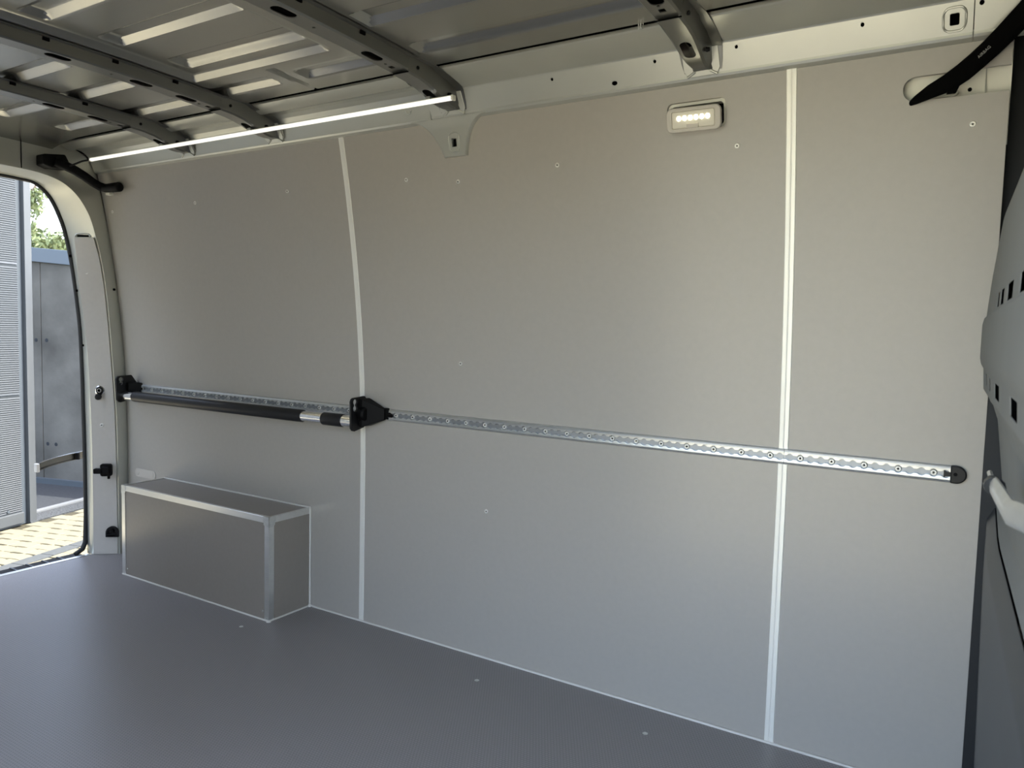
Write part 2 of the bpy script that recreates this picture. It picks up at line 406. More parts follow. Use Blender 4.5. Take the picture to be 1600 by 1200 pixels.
# ================================================================== CEILING SKIN
def roof_base(y): return 1.919 + 0.014 * (1 - ((y + 0.94) / 0.64) ** 2)
RIBS = []   # x0,x1,y0,y1,slope width,depth
def shift(x, y, z=1.965):
    """re-seat a rib corner surveyed at height z onto the roof surface"""
    k = (roof_base(y) + 0.008 - 1.15) / (z - 1.15)
    return x * k, -2.1569 + (y + 2.1569) * k
def rib(x0, x1, yfar, width=0.084, w=0.024, depth=0.015):
    a, yf = shift(x0, yfar); b, yn = shift(x1, yfar - width)
    RIBS.append((a, b, yn, yf + 0.004, w, depth))
pa, pf = shift(-2.335, -0.484); pb, pn = shift(-1.690, -1.392)
PADS = [(pa, pb, pn, pf, 0.026, 0.015)]
for yf in (-0.563, -0.783, -1.000, -1.22): rib(-2.262, -1.70, yf)
rib(-2.50, -2.062, -0.330); rib(-1.95, -1.50, -0.330)
for yf in (-0.325, -0.562, -0.787, -1.01, -1.23): rib(-3.02, -2.545, yf, 0.080)
for yf in (-0.325, -0.565, -0.79, -1.01): rib(-3.43, -3.08, yf, 0.080, 0.034, 0.012)
for yf in (-0.567, -0.79, -1.01, -1.23): rib(-1.468, -0.75, yf, 0.090)
rib(-1.468, -0.75, -0.338, 0.080)
for yf in (-0.338, -0.567, -0.79, -1.01): rib(-0.60, 0.0, yf)
def rsdf(x, y, x0, x1, y0, y1, r):
    cx, cy = (x0 + x1) / 2, (y0 + y1) / 2
    qx, qy = abs(x - cx) - (x1 - x0) / 2 + r, abs(y - cy) - (y1 - y0) / 2 + r
    return math.hypot(max(qx, 0), max(qy, 0)) + min(max(qx, qy), 0) - r
def roof_z(x, y):
    z = roof_base(y)
    z += 0.0 if y < -0.40 else 0
    if x < -3.30: z -= 0.45 * max(0, (-3.30 - x)) ** 2
    for (x0, x1, y0, y1, w, d) in RIBS + PADS:
        if d == 0 or x < x0 - 0.001 or x > x1 + 0.001 or y < y0 - 0.001 or y > y1 + 0.001: continue
        s = -rsdf(x, y, x0, x1, y0, y1, 0.018)
        if s > 0: z += d * min(1, s / w)
    # small tapering crease beside the side rib
    yy = (y + 0.520) / 0.19
    if 0 < yy < 1:
        wd = lerp(0.020, 0.004, yy); s = wd - abs(x + 1.915)
        if s > 0: z += 0.010 * min(1, s / (wd * 0.6))
    return z
def roof():
    xs = []; x = -3.60
    while x < 0.12: xs.append(x); x += 0.0085
    ys = []; y = -1.60
    while y < -0.332: ys.append(y); y += 0.0072 if y > -1.25 else 0.03
    ys += [-0.332, -0.326]
    vs = []; fs = []
    for i, x in enumerate(xs):
        for j, y in enumerate(ys):
            vs.append((x, y, roof_z(x, y) if j < len(ys) - 1 else 1.985))
    n = len(ys)
    for i in range(len(xs) - 1):
        for j in range(n - 1):
            fs.append((i * n + j, i * n + j + 1, (i + 1) * n + j + 1, (i + 1) * n + j))
    return MB().add(vs, fs)
ceil = struct('ceiling', roof(), 'paint_roof', 'bare silver sheet-metal van roof with pressed longitudinal ribs', 13)
part('roof_outer_skin', MB().box(-3.72, 2.0, -1.97, 0.075, 2.055, 2.060), 'body_outer', ceil)
part('roof_closing_sheet', MB().box(-3.72, 2.0, -1.90, -1.58, 1.93, 2.05), 'paint_roof', ceil)

# ================================================================== ROOF BEAMS
def beam_z(y): return 1.883 + 0.013 * (1 - ((y + 0.94) / 0.52) ** 2)
def hat(cx, hw, zb, zt, fl, th=0.0025):
    """hat section loop in x,z: closed thin sheet, bottom at zb, flanges at zt"""
    return [(cx - hw - 0.006 - fl, zt), (cx - hw - 0.006, zt), (cx - hw - 0.001, zb + 0.004), (cx - hw + 0.004, zb), (cx + hw - 0.004, zb), (cx + hw + 0.001, zb + 0.004), (cx + hw + 0.006, zt), (cx + hw + 0.006 + fl, zt),
            (cx + hw + 0.006 + fl, zt + th), (cx + hw + 0.006 - th, zt + th), (cx + hw - 0.001 - th, zb + 0.004 + th), (cx + hw - 0.004 - th, zb + th), (cx - hw + 0.004 + th, zb + th), (cx - hw - 0.006 + th + 0.004, zb + 0.004 + th), (cx - hw - 0.006 + th, zt + th), (cx - hw - 0.006 - fl, zt + th)]
BEAM_MATS = 'paint_beam'
def beam(cx, label, ovals, dots, squares, notches):
    t = thing('roof_beam', label, 'roof beam', (cx, -0.94, 1.88), 'roof cross beams')
    ys = [-1.66 + (1.66 - 0.405) * k / 16 for k in range(17)]
    secs = []
    for y in ys:
        zb = beam_z(y); secs.append([(a, y, b) for a, b in hat(cx, 0.032, zb, roof_base(y) - 0.0045, 0.014)])
    b = part('beam_body', MB().loft(secs), BEAM_MATS, t, 30)
    cs = [MB().prism(rrect(cx + dx + 0.004, y, 0.034, 0.072, 0.0165, 5), XY, 1.86, 1.915) for y, dx in ovals]
    cs += [MB().cyl((cx, y, 1.86), (cx, y, 1.915), 0.0045, n=10) for y in dots]
    cs += [MB().prism(rrect(cx, y, 0.016, 0.018, 0.002, 2), XY, 1.86, 1.915) for y in squares]
    for y in notches: part('edge_tab', MB().box(cx + 0.030, cx + 0.0415, y - 0.009, y + 0.009, roof_base(y) - 0.0135, roof_base(y) - 0.003), 'void', t)
    cut(b, cs)
    for q in b.data.polygons: q.use_smooth = True
    b.data.set_sharp_from_angle(angle=math.radians(30))
    part('beam_cavity', MB().box(cx - 0.029, cx + 0.029, -1.5, -0.42, 1.906, 1.909), 'void', t)
    # end bracket: lofted hat that curves down onto the rail
    top = [(-0.425, 1.921), (-0.36, 1.920), (-0.322, 1.919), (-0.303, 1.911), (-0.245, 1.904), (-0.200, 1.893), (-0.188, 1.886), (-0.170, 1.858), (-0.158, 1.838)]
    bot = [(-0.425, 1.8785), (-0.365, 1.8745), (-0.325, 1.868), (-0.290, 1.8585), (-0.255, 1.8475), (-0.222, 1.8395), (-0.198, 1.8375), (-0.178, 1.839), (-0.1655, 1.8385)]
    hws = [0.0315, 0.0315, 0.031, 0.030, 0.028, 0.025, 0.0225, 0.0205, 0.0195]
    fls = [0.014, 0.016, 0.020, 0.024, 0.026, 0.027, 0.027, 0.026, 0.022]
    secs = []; th = 0.0022
    for (yt, zt), (yb, zb), hw, fl in zip(top, bot, hws, fls):
        L = [(-hw - 0.008 - fl, 1), (-hw - 0.008, 1), (-hw, 0.10), (-hw + 0.006, 0), (hw - 0.006, 0), (hw, 0.10), (hw + 0.008, 1), (hw + 0.008 + fl, 1)]
        def P(a, f, o): return (cx + a, lerp(yb, yt, f) + o[0], lerp(zb, zt, f) + o[1])
        din = (0.0006, th)
        secs.append([P(a, f, (0, 0)) for a, f in L] + [P(a * (0.93 if 0.5 < abs(a) / (hw + 0.001) < 1.3 else 1.0), f, din) for a, f in reversed(L)])
    br = part('end_bracket', MB().loft(secs), BEAM_MATS if cx < -1 else BEAM_MATS, t, 40)
    cut(br, [MB().prism(rrect(cx - 0.001, -0.278, 0.030, 0.062, 0.0145, 6), XY, 1.80, 1.885)])
    for q in br.data.polygons: q.use_smooth = True
    br.data.set_sharp_from_angle(angle=math.radians(22))
    part('bracket_cavity', MB().box(cx - 0.022, cx + 0.022, -0.34, -0.205, 1.890, 1.893), 'void', t)
    # foot flange lapped on the rail face
    prof = lambda z: railface(z) - 0.0028
    ft = MB()
    outl = [(-0.050, 1.888), (-0.050, 1.842), (-0.040, 1.8275), (0.036, 1.8275), (0.047, 1.842), (0.047, 1.888)]
    ft.prism([(cx + a, z) for a, z in outl], lambda u, v, w: (u, railface(v) - 0.0022 - w, v), 0.0, 0.0028)
    part('bracket_foot', ft, 'paint', t, bevel=0.0012)
    for (a0, z0, a1, z1) in ((-0.042, 1.8285, -0.020, 1.8385), (0.038, 1.8285, 0.020, 1.8385)):
        part('foot_bead', MB().tube([(cx + a0, railface(z0) - 0.0055, z0), (cx + a1, railface(z1) - 0.0055, z1)], 0.0035, 8), 'paint', t, 60)
    for (y, z) in ((-0.386, 1.900), (-0.228, 1.867)):
        part('bracket_bolt', MB().cyl((cx + 0.030, y, z), (cx + 0.0385, y, z), 0.0062, 0.005, 6), 'black_plastic', t)
    part('bracket_seam', MB().box(cx - 0.034, cx + 0.034, -0.4275, -0.4245, 1.877, 1.8795), 'void', t)
    return t
beam(-2.840, 'dark grey roof cross beam nearest the rear door', [(-0.692, 0), (-0.535, 0), (-0.95, 0)], [-0.485, -0.755], [-0.448], [-0.60, -0.84])
beam(-2.312, 'grey roof cross beam in the middle of the strip light', [(-0.696, 0), (-0.537, 0), (-0.95, 0)], [-0.485, -0.79], [-0.4507], [-0.60, -0.80, -1.00])
beam(-1.481, 'grey roof cross beam above the hanging gusset plate', [(-0.856, 0), (-0.545, 0)], [-0.755, -0.485], [-0.458], [-0.62, -0.84])
beam(-0.671, 'grey roof cross beam above the wall lamp', [(-0.525, 0), (-0.69, 0)], [-0.485], [-0.4604], [-0.60])
# wire clip hanging from the roof left of the front beam
cl = thing('spring_clip', 'small metal spring clip on the roof beside the front beam', 'clip', (-0.778, -0.330, 1.925))
part('clip_body', MB().tube([(-0.784, -0.330, 1.924), (-0.784, -0.330, 1.907), (-0.778, -0.330, 1.913), (-0.772, -0.330, 1.907), (-0.772, -0.330, 1.922)], 0.0016, 8), 'zinc', cl, 60)
part('clip_stem', MB().cyl((-0.778, -0.330, 1.910), (-0.778, -0.330, 1.926), 0.0022, n=8), 'zinc', cl, 60)

# ================================================================== LED STRIP LIGHT
led = thing('led_strip_light', 'long white strip light along the roof side rail', 'strip light', (-2.4, -0.27, 1.84))
LY, LZ = -0.270, 1.8405
part('profile', MB().prism([(-0.0070, -0.002), (0.0070, -0.002), (0.0070, 0.0065), (-0.0070, 0.0065)], lambda u, v, w: (w, LY + u, LZ + v), -3.352, -1.404), 'paint_pale', led, bevel=0.0015)
dif = [(0.0080, 0.003)] + [(0.0080 * math.cos(a), -0.003 - 0.0050 * math.sin(a)) for a in [PI * k / 8 for k in range(9)]] + [(-0.0080, 0.003)]
part('diffuser', MB().prism(dif, lambda u, v, w: (w, LY - 0.001 + u, LZ + v), -3.350, -1.406), 'led_diffuser', led, 60)
for x in (-3.355, -1.401):
    part('end_cap', MB().box(x - 0.004, x + 0.004, LY - 0.0090, LY + 0.0085, LZ - 0.0085, LZ + 0.0070), 'paint_pale', led, bevel=0.002)
for x in (-2.84, -2.312, -1.49):
    part('clip', MB().box(x - 0.008, x + 0.008, LY - 0.011, LY + 0.012, LZ + 0.004, LZ + 0.0125), 'zinc', led)
part('cable', MB().tube([(-3.356, LY, LZ), (-3.40, LY - 0.015, LZ - 0.006), (-3.44, LY - 0.03, LZ - 0.020), (-3.475, LY - 0.045, LZ - 0.03)], 0.0042, 8), 'black_plastic', led, 60, label='black cable')

# ================================================================== REAR FRAME
wr = thing('wall_rear', 'silver painted frame around the open rear doorway', 'wall', (-3.6, -0.94, 0))
del wr['category']; wr['kind'] = 'structure'
YC = -0.94
Bc = [(-0.050, 0.0), (-0.0515, 0.26), (-0.0534, 0.525), (-0.0574, 0.713), (-0.0695, 0.90), (-0.083, 1.10), (-0.0999, 1.289), (-0.1236, 1.437), (-0.1482, 1.538), (-0.1738, 1.620), (-0.2152, 1.689), (-0.2644, 1.736), (-0.321, 1.764), (-0.40, 1.779), (-0.50, 1.784), (-0.70, 1.787), (YC, 1.788)]
Dc = [(-0.1296, 0.0), (-0.128, 0.26), (-0.1285, 0.525), (-0.132, 0.713), (-0.1385, 0.90), (-0.1525, 1.12), (-0.176, 1.30), (-0.187, 1.43), (-0.198, 1.53), (-0.2145, 1.610), (-0.250, 1.683), (-0.292, 1.729), (-0.345, 1.758), (-0.41, 1.769), (-0.50, 1.773), (-0.70, 1.776), (YC, 1.777)]
Cc = [(-0.1315, 0.0), (-0.1304, 0.26), (-0.1312, 0.50), (-0.134, 0.70), (-0.1373, 0.895), (-0.1440, 1.10), (-0.163, 1.29), (-0.180, 1.415), (-0.1965, 1.505), (-0.2205, 1.593), (-0.2605, 1.683), (-0.3005, 1.732), (-0.3485, 1.7605), (-0.412, 1.7655), (-0.50, 1.768), (-0.70, 1.770), (YC, 1.771)]
Oc = [(wy(z) + 0.004, z) for _, z in Bc[:9]] + [(-0.110, 1.70), (-0.140, 1.82), (-0.195, 1.895), (-0.290, 1.922), (-0.40, 1.945), (-0.50, 1.955), (-0.70, 1.965), (YC, 1.970)]
def dense(c, n=4):
    out = []
    for i in range(len(c) - 1):
        p0, p1, p2, p3 = c[max(i - 1, 0)], c[i], c[i + 1], c[min(i + 2, len(c) - 1)]
        for k in range(n):
            t = k / n
            out.append(tuple(0.5 * (2 * b + (d - a) * t + (2 * a - 5 * b + 4 * d - e) * t * t + (3 * b - a - 3 * d + e) * t ** 3) for a, b, d, e in zip(p0, p1, p2, p3)))
    out.append(c[-1]); return out
B_CTRL, D_CTRL = Bc, Dc
Bc, Dc, Cc, Oc = dense(Bc), dense(Dc), dense(Cc), dense(Oc)
def full(c): return c + [(2 * YC - y, z) for y, z in reversed(c[:-1])]
def ring3(c, x): return [(x, y, z) for y, z in full(c)]
part('frame_face', MB().loft([ring3(Oc, -3.553), ring3(Bc, -3.545)], closed=False), 'paint', wr, 40, label='front face of the door frame')
jam = part('jamb', MB().loft([ring3(Bc, -3.545), [(-3.551, y - 0.002 if y > YC else y + 0.002, z) for y, z in full(Bc)], ring3(Dc, -3.640), ring3(Cc, -3.684), [(-3.70, y + (0.01 if y > YC else -0.01), z + 0.01) for y, z in full(Cc)]], closed=False), 'paint', wr, 40, label='light painted jamb of the rear doorway')
# outer ring to shut off daylight round the frame
Orr = [(0.075, z) for _, z in Cc[:36:4]] + [(0.075, 1.75), (0.075, 2.06), (-0.10, 2.06), (-0.25, 2.06), (-0.38, 2.06), (-0.50, 2.06), (-0.70, 2.06), (YC, 2.06)]
Orr = dense(Orr)
part('rear_outer', MB().loft([[(-3.70, y + (0.01 if y > YC else -0.01), z + 0.01) for y, z in full(Cc)], ring3(Orr, -3.705)], closed=False), 'body_outer', wr)
part('corner_closing', MB().box(-3.70, -3.56, -0.30, 0.07, 1.93, 2.05), 'void', wr)
part('frame_backing', MB().box(-3.70, -3.555, 0.006, 0.012, 0, 2.0), 'void', wr)
# rubber seal round the opening
sp = [(-3.690, y, z) for y, z in full(Cc)]
low = [(-3.690, -0.188, 0.004), (-3.690, -0.152, 0.022), (-3.690, -0.1365, 0.055)]
lowm = [(-3.690, 2 * YC + 0.1365, 0.055), (-3.690, 2 * YC + 0.152, 0.022), (-3.690, 2 * YC + 0.188, 0.004)]
part('door_seal', MB().tube(low + sp[3:-3] + lowm, 0.0115, 10, up=(1, 0, 0)), 'rubber', wr, 60, label='black rubber door seal')
# grey lining board on the pillar
def board():
    idx = range(0, 9); secs = []
    for k in idx:
        (yb, zb), (yd, zd) = B_CTRL[k], D_CTRL[k]
        z0 = min(zb, zd) if k else 0.003
        if k == 8: zb = zd = 1.525
        a = Vector((-3.552, yb - 0.004, zb if k else 0.003)); b = Vector((-3.634, yd + 0.002, zd if k else 0.003))
        n = Vector((0.084, -0.105, 0)).normalized()
        secs.append([tuple(a + n * 0.0045), tuple(b + n * 0.0045), tuple(b - n * 0.001), tuple(a - n * 0.001)])
    return MB().loft(secs)
part('pillar_board', board(), 'board_lit', wr, 30, label='grey lining board on the rear pillar')
NP = Vector((0.084, -0.105, 0)).normalized()
def onp(x, y, z, d=0.0): return Vector((x, y, z)) + NP * d
for (x, y, z) in ((-3.5985, -0.0968, 0.6373), (-3.610, -0.153, 1.364), (-3.604, -0.113, 1.0483)):
    put_screw(onp(x, y, z, 0.006), NP, 0.009, 0.003, 'screw_bright', wr)
# dark cable opening in the upper jamb, grip lip above the board
mb = MB(); jx = []
cA = Vector((-3.590, -0.275, 1.747)); 
e1 = Vector((-0.002, 0.062, -0.034)).normalized(); nJ = Vector((0.10, -0.30, -0.95)).normalized(); e2 = nJ.cross(e1).normalized()
out = []
for a, b in rrect(0, 0, 0.082, 0.032, 0.014, 4): out.append(cA + e1 * a + e2 * b)
part('jamb_opening', MB().loft([[tuple(p + nJ * 0.0025) for p in out], [tuple(p - nJ * 0.010) for p in out]]), 'void', wr)
part('board_grip', MB().tube([(-3.630, -0.196, 1.529), (-3.622, -0.192, 1.541), (-3.600, -0.176, 1.543), (-3.575, -0.162, 1.541), (-3.566, -0.158, 1.530)], 0.004, 8), 'paint', wr, 60)
part('grip_gap', MB().tube([(-3.618, -0.190, 1.532), (-3.575, -0.165, 1.532)], 0.0045, 8), 'void', wr)
for (x, y, z) in ((-3.684, -0.206, 1.44), (-3.684, -0.178, 1.28), (-3.684, -0.150, 1.02)):
    part('flange_hole', MB().cyl((-3.668, y + 0.0125, z), (-3.674, y + 0.006, z), 0.006, n=10), 'void', wr)
part('header_seam', MB().box(-3.5465, -3.542, -0.4645, -0.4625, 1.785, 1.94), 'void', wr)
part('frame_hole', MB().cyl((-3.546, -0.062, 1.29), (-3.541, -0.062, 1.29), 0.006, n=10), 'void', wr)

# black moulded arm at the top corner of the rear doorway
hd = thing('cable_guide_arm', 'black moulded cable guide arm at the top corner of the rear doorway', 'cable guide', (-3.48, -0.29, 1.80))
part('mount_plate', MB().prism([(-0.405, 1.851), (-0.312, 1.865), (-0.296, 1.835), (-0.288, 1.806), (-0.372, 1.797), (-0.405, 1.806)], YZ, -3.545, -3.478), 'black_plastic', hd, bevel=0.006)
part('arm', MB().tube([(-3.482, -0.36, 1.826), (-3.478, -0.32, 1.818), (-3.474, -0.275, 1.803), (-3.468, -0.235, 1.783), (-3.462, -0.205, 1.763), (-3.456, -0.175, 1.749), (-3.445, -0.145, 1.743)], [0.020, 0.021, 0.021, 0.0205, 0.020, 0.0195, 0.019], 12), 'black_plastic', hd, 60)
part('arm_end', MB().tube([(-3.452, -0.165, 1.745), (-3.428, -0.158, 1.742), (-3.385, -0.150, 1.743), (-3.352, -0.146, 1.744), (-3.344, -0.146, 1.744)], [0.017, 0.0195, 0.021, 0.022, 0.016], 14), 'black_plastic', hd, 60)
part('arm_clip', MB().box(-3.455, -3.425, -0.150, -0.128, 1.714, 1.726), 'paint_pale', hd, bevel=0.002, label='small pale clip')

# ================================================================== PILLAR FITTINGS
def local(base, n, up=Vector((0, 0, 1))):
    n = n.normalized(); s = up.cross(n).normalized(); return lambda a, b, d: tuple(Vector(base) + s * a + up * b + n * d)
# socket with flip cap
b0 = onp(-3.6014, -0.1025, 0.806, 0.005); L = local(b0, NP)
t = thing('power_socket', 'round metal socket with hanging black cap on the rear pillar', 'socket', b0)
def disc(L, r0, d0, r1, d1, n=20, a0=0, b0=0): return [[L(a0 + r0 * math.cos(2*PI*k/n), b0 + r0 * math.sin(2*PI*k/n), d0) for k in range(n)], [L(a0 + r1 * math.cos(2*PI*k/n), b0 + r1 * math.sin(2*PI*k/n), d1) for k in range(n)]]
part('bezel', MB().loft(disc(L, 0.0225, 0, 0.0225, 0.004) + disc(L, 0.019, 0.006, 0.0165, 0.005)), 'chrome', t, 40)
part('collar', MB().loft(disc(L, 0.0165, 0.004, 0.0155, 0.009) + disc(L, 0.011, 0.009, 0.011, 0.0065)), 'black_plastic', t, 40)
part('inner_ring', MB().loft(disc(L, 0.0112, 0.0065, 0.0105, 0.011) + disc(L, 0.007, 0.011, 0.007, 0.008)), 'chrome', t, 40)
part('bore', MB().loft(disc(L, 0.0071, 0.0078, 0.0071, 0.0086)), 'void', t)
part('flip_cap', MB().loft(disc(L, 0.0145, 0.008, 0.0155, 0.014, a0=-0.003, b0=-0.030) + disc(L, 0.0135, 0.020, 0.009, 0.021, a0=-0.003, b0=-0.031)), 'black_gloss', t, 40)
part('cap_hinge', MB().prism(rrect(0.001, -0.0175, 0.018, 0.008, 0.002, 2), lambda u, v, w: L(u, v, w), 0.004, 0.013), 'black_plastic', t)
# latch
b0 = onp(-3.5824, -0.0845, 0.4183, 0.005); L = local(b0, NP)
t = thing('door_latch', 'black square plastic latch with a side lever on the rear pillar', 'latch', b0)
part('base', MB().prism(rrect(0.001, 0.002, 0.052, 0.060, 0.010, 4), lambda u, v, w: L(u, v, w), 0, 0.020), 'black_plastic', t, bevel=0.003)
part('knob', MB().prism(rrect(0.004, 0.004, 0.036, 0.034, 0.006, 4), lambda u, v, w: L(u, v, w), 0.018, 0.036), 'black_plastic', t, bevel=0.003)
part('lever', MB().prism(rrect(-0.030, 0.000, 0.036, 0.024, 0.004, 3), lambda u, v, w: L(u, v, w), 0.014, 0.040), 'black_plastic', t, bevel=0.002)
part('pin', MB().cyl(L(0.014, -0.022, 0.016), L(0.014, -0.040, 0.016), 0.007, 0.006, 12), 'black_plastic', t, 40)
# D shaped hook plate
b0 = onp(-3.5646, -0.0695, 0.089, 0.005); L = local(b0, NP)
t = thing('lashing_eye', 'black half-round lashing eye low on the rear pillar', 'lashing eye', b0)
dsh = [(0.0295, 0.0)] + [(0.0295 * math.cos(a), 0.022 + 0.031 * math.sin(a)) for a in [PI * k / 14 for k in range(15)]] + [(-0.0295, 0.0)]
dsi = [(0.022, 0.006)] + [(0.022 * math.cos(a), 0.021 + 0.023 * math.sin(a)) for a in [PI * k / 14 for k in range(15)]] + [(-0.022, 0.006)]
part('rim', MB().loft([[L(a, b, 0) for a, b in dsh], [L(a, b, 0.012) for a, b in dsh], [L(a, b, 0.012) for a, b in dsi], [L(a, b, 0.003) for a, b in dsi]]), 'black_gloss', t, 35)
part('cross_bar', MB().cyl(L(-0.024, 0.013, 0.009), L(0.024, 0.013, 0.009), 0.0045, n=10), 'black_plastic', t, 40)
part('boss', MB().cyl(L(0, 0.030, 0.002), L(0, 0.030, 0.011), 0.010, 0.008, 12), 'black_plastic', t, 40)

# ================================================================== LASHING RAIL (airline track)
PITCH_H = 0.02637
def track(x0, x1, label, scr0, holes_from):
    t = thing('lashing_rail', label, 'lashing rail', ((x0 + x1) / 2, -0.008, 0.82), 'aluminium lashing rails')
    zc = 0.8205
    def half(x):
        ph = ((x - holes_from) / PITCH_H) % 1.0; dx = (ph - 0.5) * PITCH_H
        c = 0.0100
        return max(0.0056, math.sqrt(max(c * c - dx * dx, 0)))
    nx = int((x1 - x0) / (PITCH_H / 12)); xs = [lerp(x0, x1, k / nx) for k in range(nx + 1)]
    yw = lambda z: wy(z) - 0.0008
    for sgn in (1, -1):
        mb = MB(); secs = []
        for x in xs:
            h = half(x)
            # from slot wall up over the lip to the outer toe
            pr = [(h, -0.0020), (h, -0.0118), (0.0122, -0.0122), (0.0126, -0.0108), (0.0142, -0.0108), (0.0146, -0.0116), (0.0185, -0.0098), (0.0215, -0.0030), (0.0215, 0.0)]
            secs.append([(x, yw(zc) + d - 0.0, zc + sgn * a) for a, d in pr])
        mb.loft(secs, closed=False)
        part('rail_lip', mb, 'track_alu', t, 25)
    part('rail_base', MB().box(x0, x1, yw(zc) - 0.0030, yw(zc) + 0.002, zc - 0.0212, zc + 0.0212), 'slot_floor_shade', t)
    k = 0
    x = scr0
    while x > x0 + 0.01:
        if x < x1 - 0.004:
            put_screw((x, yw(zc) - 0.0030, zc), (0, -1, 0), 0.0082, 0.0050, 'screw_bright', t)
        x -= PITCH_H * 3
    return t
H0 = -0.0878 + PITCH_H / 2
ta = track(-3.470, -0.4465, 'long aluminium lashing rail with scalloped slot along the wall', -0.0878, H0)
tb = track(-0.4455, -0.0515, 'short aluminium lashing rail section ending in a black cap', -0.0878, H0)
capp = [(-0.0515, 0.8425), (-0.0515, 0.7990)] + [(-0.040 + 0.0235 * math.cos(a), 0.8207 + 0.0222 * math.sin(a)) for a in [-PI / 2 + PI * k / 14 for k in range(15)]]
part('end_cap', MB().prism(capp, XZ, wy(0.82), wy(0.82) - 0.0125), 'black_gloss', tb, bevel=0.003, label='black plastic rail end cap')
part('cap_tongue', MB().prism([(-0.052, 0.8255), (-0.062, 0.8262), (-0.064, 0.8295), (-0.066, 0.8295), (-0.066, 0.8115), (-0.064, 0.8115), (-0.062, 0.8150), (-0.052, 0.8155)], XZ, wy(0.82) - 0.004, wy(0.82) - 0.0118), 'black_gloss', tb)
part('cap_screw', screw_mesh(MB(), (-0.041, wy(0.82) - 0.0125, 0.8215), (0, -1, 0), 0.0045, 0.0015), 'black_plastic', tb, 40)

# ================================================================== CARGO BAR
bar = thing('cargo_bar', 'telescopic load bar with black foam sleeve clipped along the wall', 'cargo bar', (-2.7, -0.07, 0.79))
BY, BZ = -0.072, 0.7895
part('tube', MB().cyl((-3.447, BY, BZ), (-1.962, BY, BZ), 0.0205, n=24), 'chrome', bar, 40)
part('foam_sleeve', MB().tube([(-3.368, BY, BZ), (-3.366, BY, BZ), (-2.250, BY, BZ), (-2.246, BY, BZ)], [0.0215, 0.0245, 0.0245, 0.022], 24), 'black_foam', bar, 40, label='black foam sleeve')
part('grip_sleeve', MB().tube([(-2.136, BY, BZ), (-2.133, BY, BZ), (-2.034, BY, BZ), (-2.030, BY, BZ)], [0.0215, 0.0245, 0.0245, 0.022], 24), 'black_foam', bar, 40)
for x0, x1 in ((-3.452, -3.366), (-2.030, -1.972)):
    part('collar', MB().tube([(x0, BY, BZ), (x0 + 0.002, BY, BZ), (x1, BY, BZ)], [0.020, 0.0225, 0.0225], 24), 'chrome', bar, 40)
def end_plate(x, d, holes, name='end_bracket'):
    """bracket plate square to the bar with keyhole openings; foot reaches back to the rail"""
    poly = [(-0.112, 0.868), (-0.108, 0.877), (-0.100, 0.882), (-0.040, 0.886), (-0.034, 0.884), (-0.010, 0.850), (-0.010, 0.796), (-0.040, 0.768), (-0.090, 0.757), (-0.102, 0.760), (-0.110, 0.770)]
    o = part(name, MB().prism(poly, YZ, x, x + d), 'black_gloss', bar, bevel=0.0015)
    cut(o, [MB().prism(circ(y, z, r, 16), YZ, x - 0.02, x + d + 0.02) for y, z, r in holes] + [MB().box(x - 0.02, x + d + 0.02, -0.094, -0.082, 0.842, 0.866)])
    return o
end_plate(-1.966, 0.008, [(-0.088, 0.8660, 0.0108), (-0.088, 0.8415, 0.0108)])
part('pivot_boss', MB().tube([(-1.958, -0.058, 0.822), (-1.935, -0.058, 0.822), (-1.929, -0.058, 0.822)], [0.026, 0.026, 0.020], 20), 'black_plastic', bar, 40)
part('bracket_foot', MB().prism([(-1.960, -0.050), (-1.925, -0.050), (-1.872, -0.020), (-1.858, -0.018), (-1.858, -0.011), (-1.960, -0.011)], XY, 0.803, 0.846), 'black_plastic', bar, bevel=0.003)
q4 = lambda x, y0, y1, z0, z1: [(x, y0, z0), (x, y1, z0), (x, y1, z1), (x, y0, z1)]
part('bracket_body', MB().loft([q4(-1.958, -0.068, -0.014, 0.772, 0.878), q4(-1.945, -0.066, -0.014, 0.774, 0.874), q4(-1.872, -0.026, -0.014, 0.802, 0.842)]), 'black_plastic', bar, bevel=0.002)
part('release_pin', MB().cyl((-1.860, -0.022, 0.8185), (-1.838, -0.022, 0.8185), 0.006, n=10), 'black_plastic', bar, 40)
part('track_stud', MB().prism(rrect(-1.862, 0.8205, 0.03, 0.017, 0.004, 3), XZ, -0.010, -0.017), 'black_plastic', bar)
end_plate(-3.462, 0.010, [(-0.088, 0.8660, 0.0108), (-0.088, 0.8480, 0.0085)])
part('bracket_foot', MB().prism([(-3.462, -0.06), (-3.44, -0.06), (-3.40, -0.012), (-3.462, -0.012)], XY, 0.800, 0.850), 'black_plastic', bar, bevel=0.003)
part('bracket_arm', MB().box(-3.545, -3.462, -0.05, -0.02, 0.806, 0.842), 'black_plastic', bar)

# ================================================================== WHEEL ARCH BOX
BX0, BX1, BD, BH = -3.2493, -2.2805, 0.2111, 0.4073
wb = thing('wheel_arch_box', 'grey wheel arch box with aluminium edge profiles against the wall', 'wheel arch box', ((BX0 + BX1) / 2, -BD / 2, 0))
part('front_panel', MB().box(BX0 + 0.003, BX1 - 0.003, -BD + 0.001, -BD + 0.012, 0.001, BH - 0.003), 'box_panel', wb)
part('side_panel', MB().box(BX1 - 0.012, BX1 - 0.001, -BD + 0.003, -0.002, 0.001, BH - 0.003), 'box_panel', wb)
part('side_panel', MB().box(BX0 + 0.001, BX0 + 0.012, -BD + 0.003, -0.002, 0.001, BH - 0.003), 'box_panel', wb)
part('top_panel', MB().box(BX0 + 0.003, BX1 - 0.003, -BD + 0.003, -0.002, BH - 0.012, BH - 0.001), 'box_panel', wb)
TW, TT = 0.0235, 0.0016
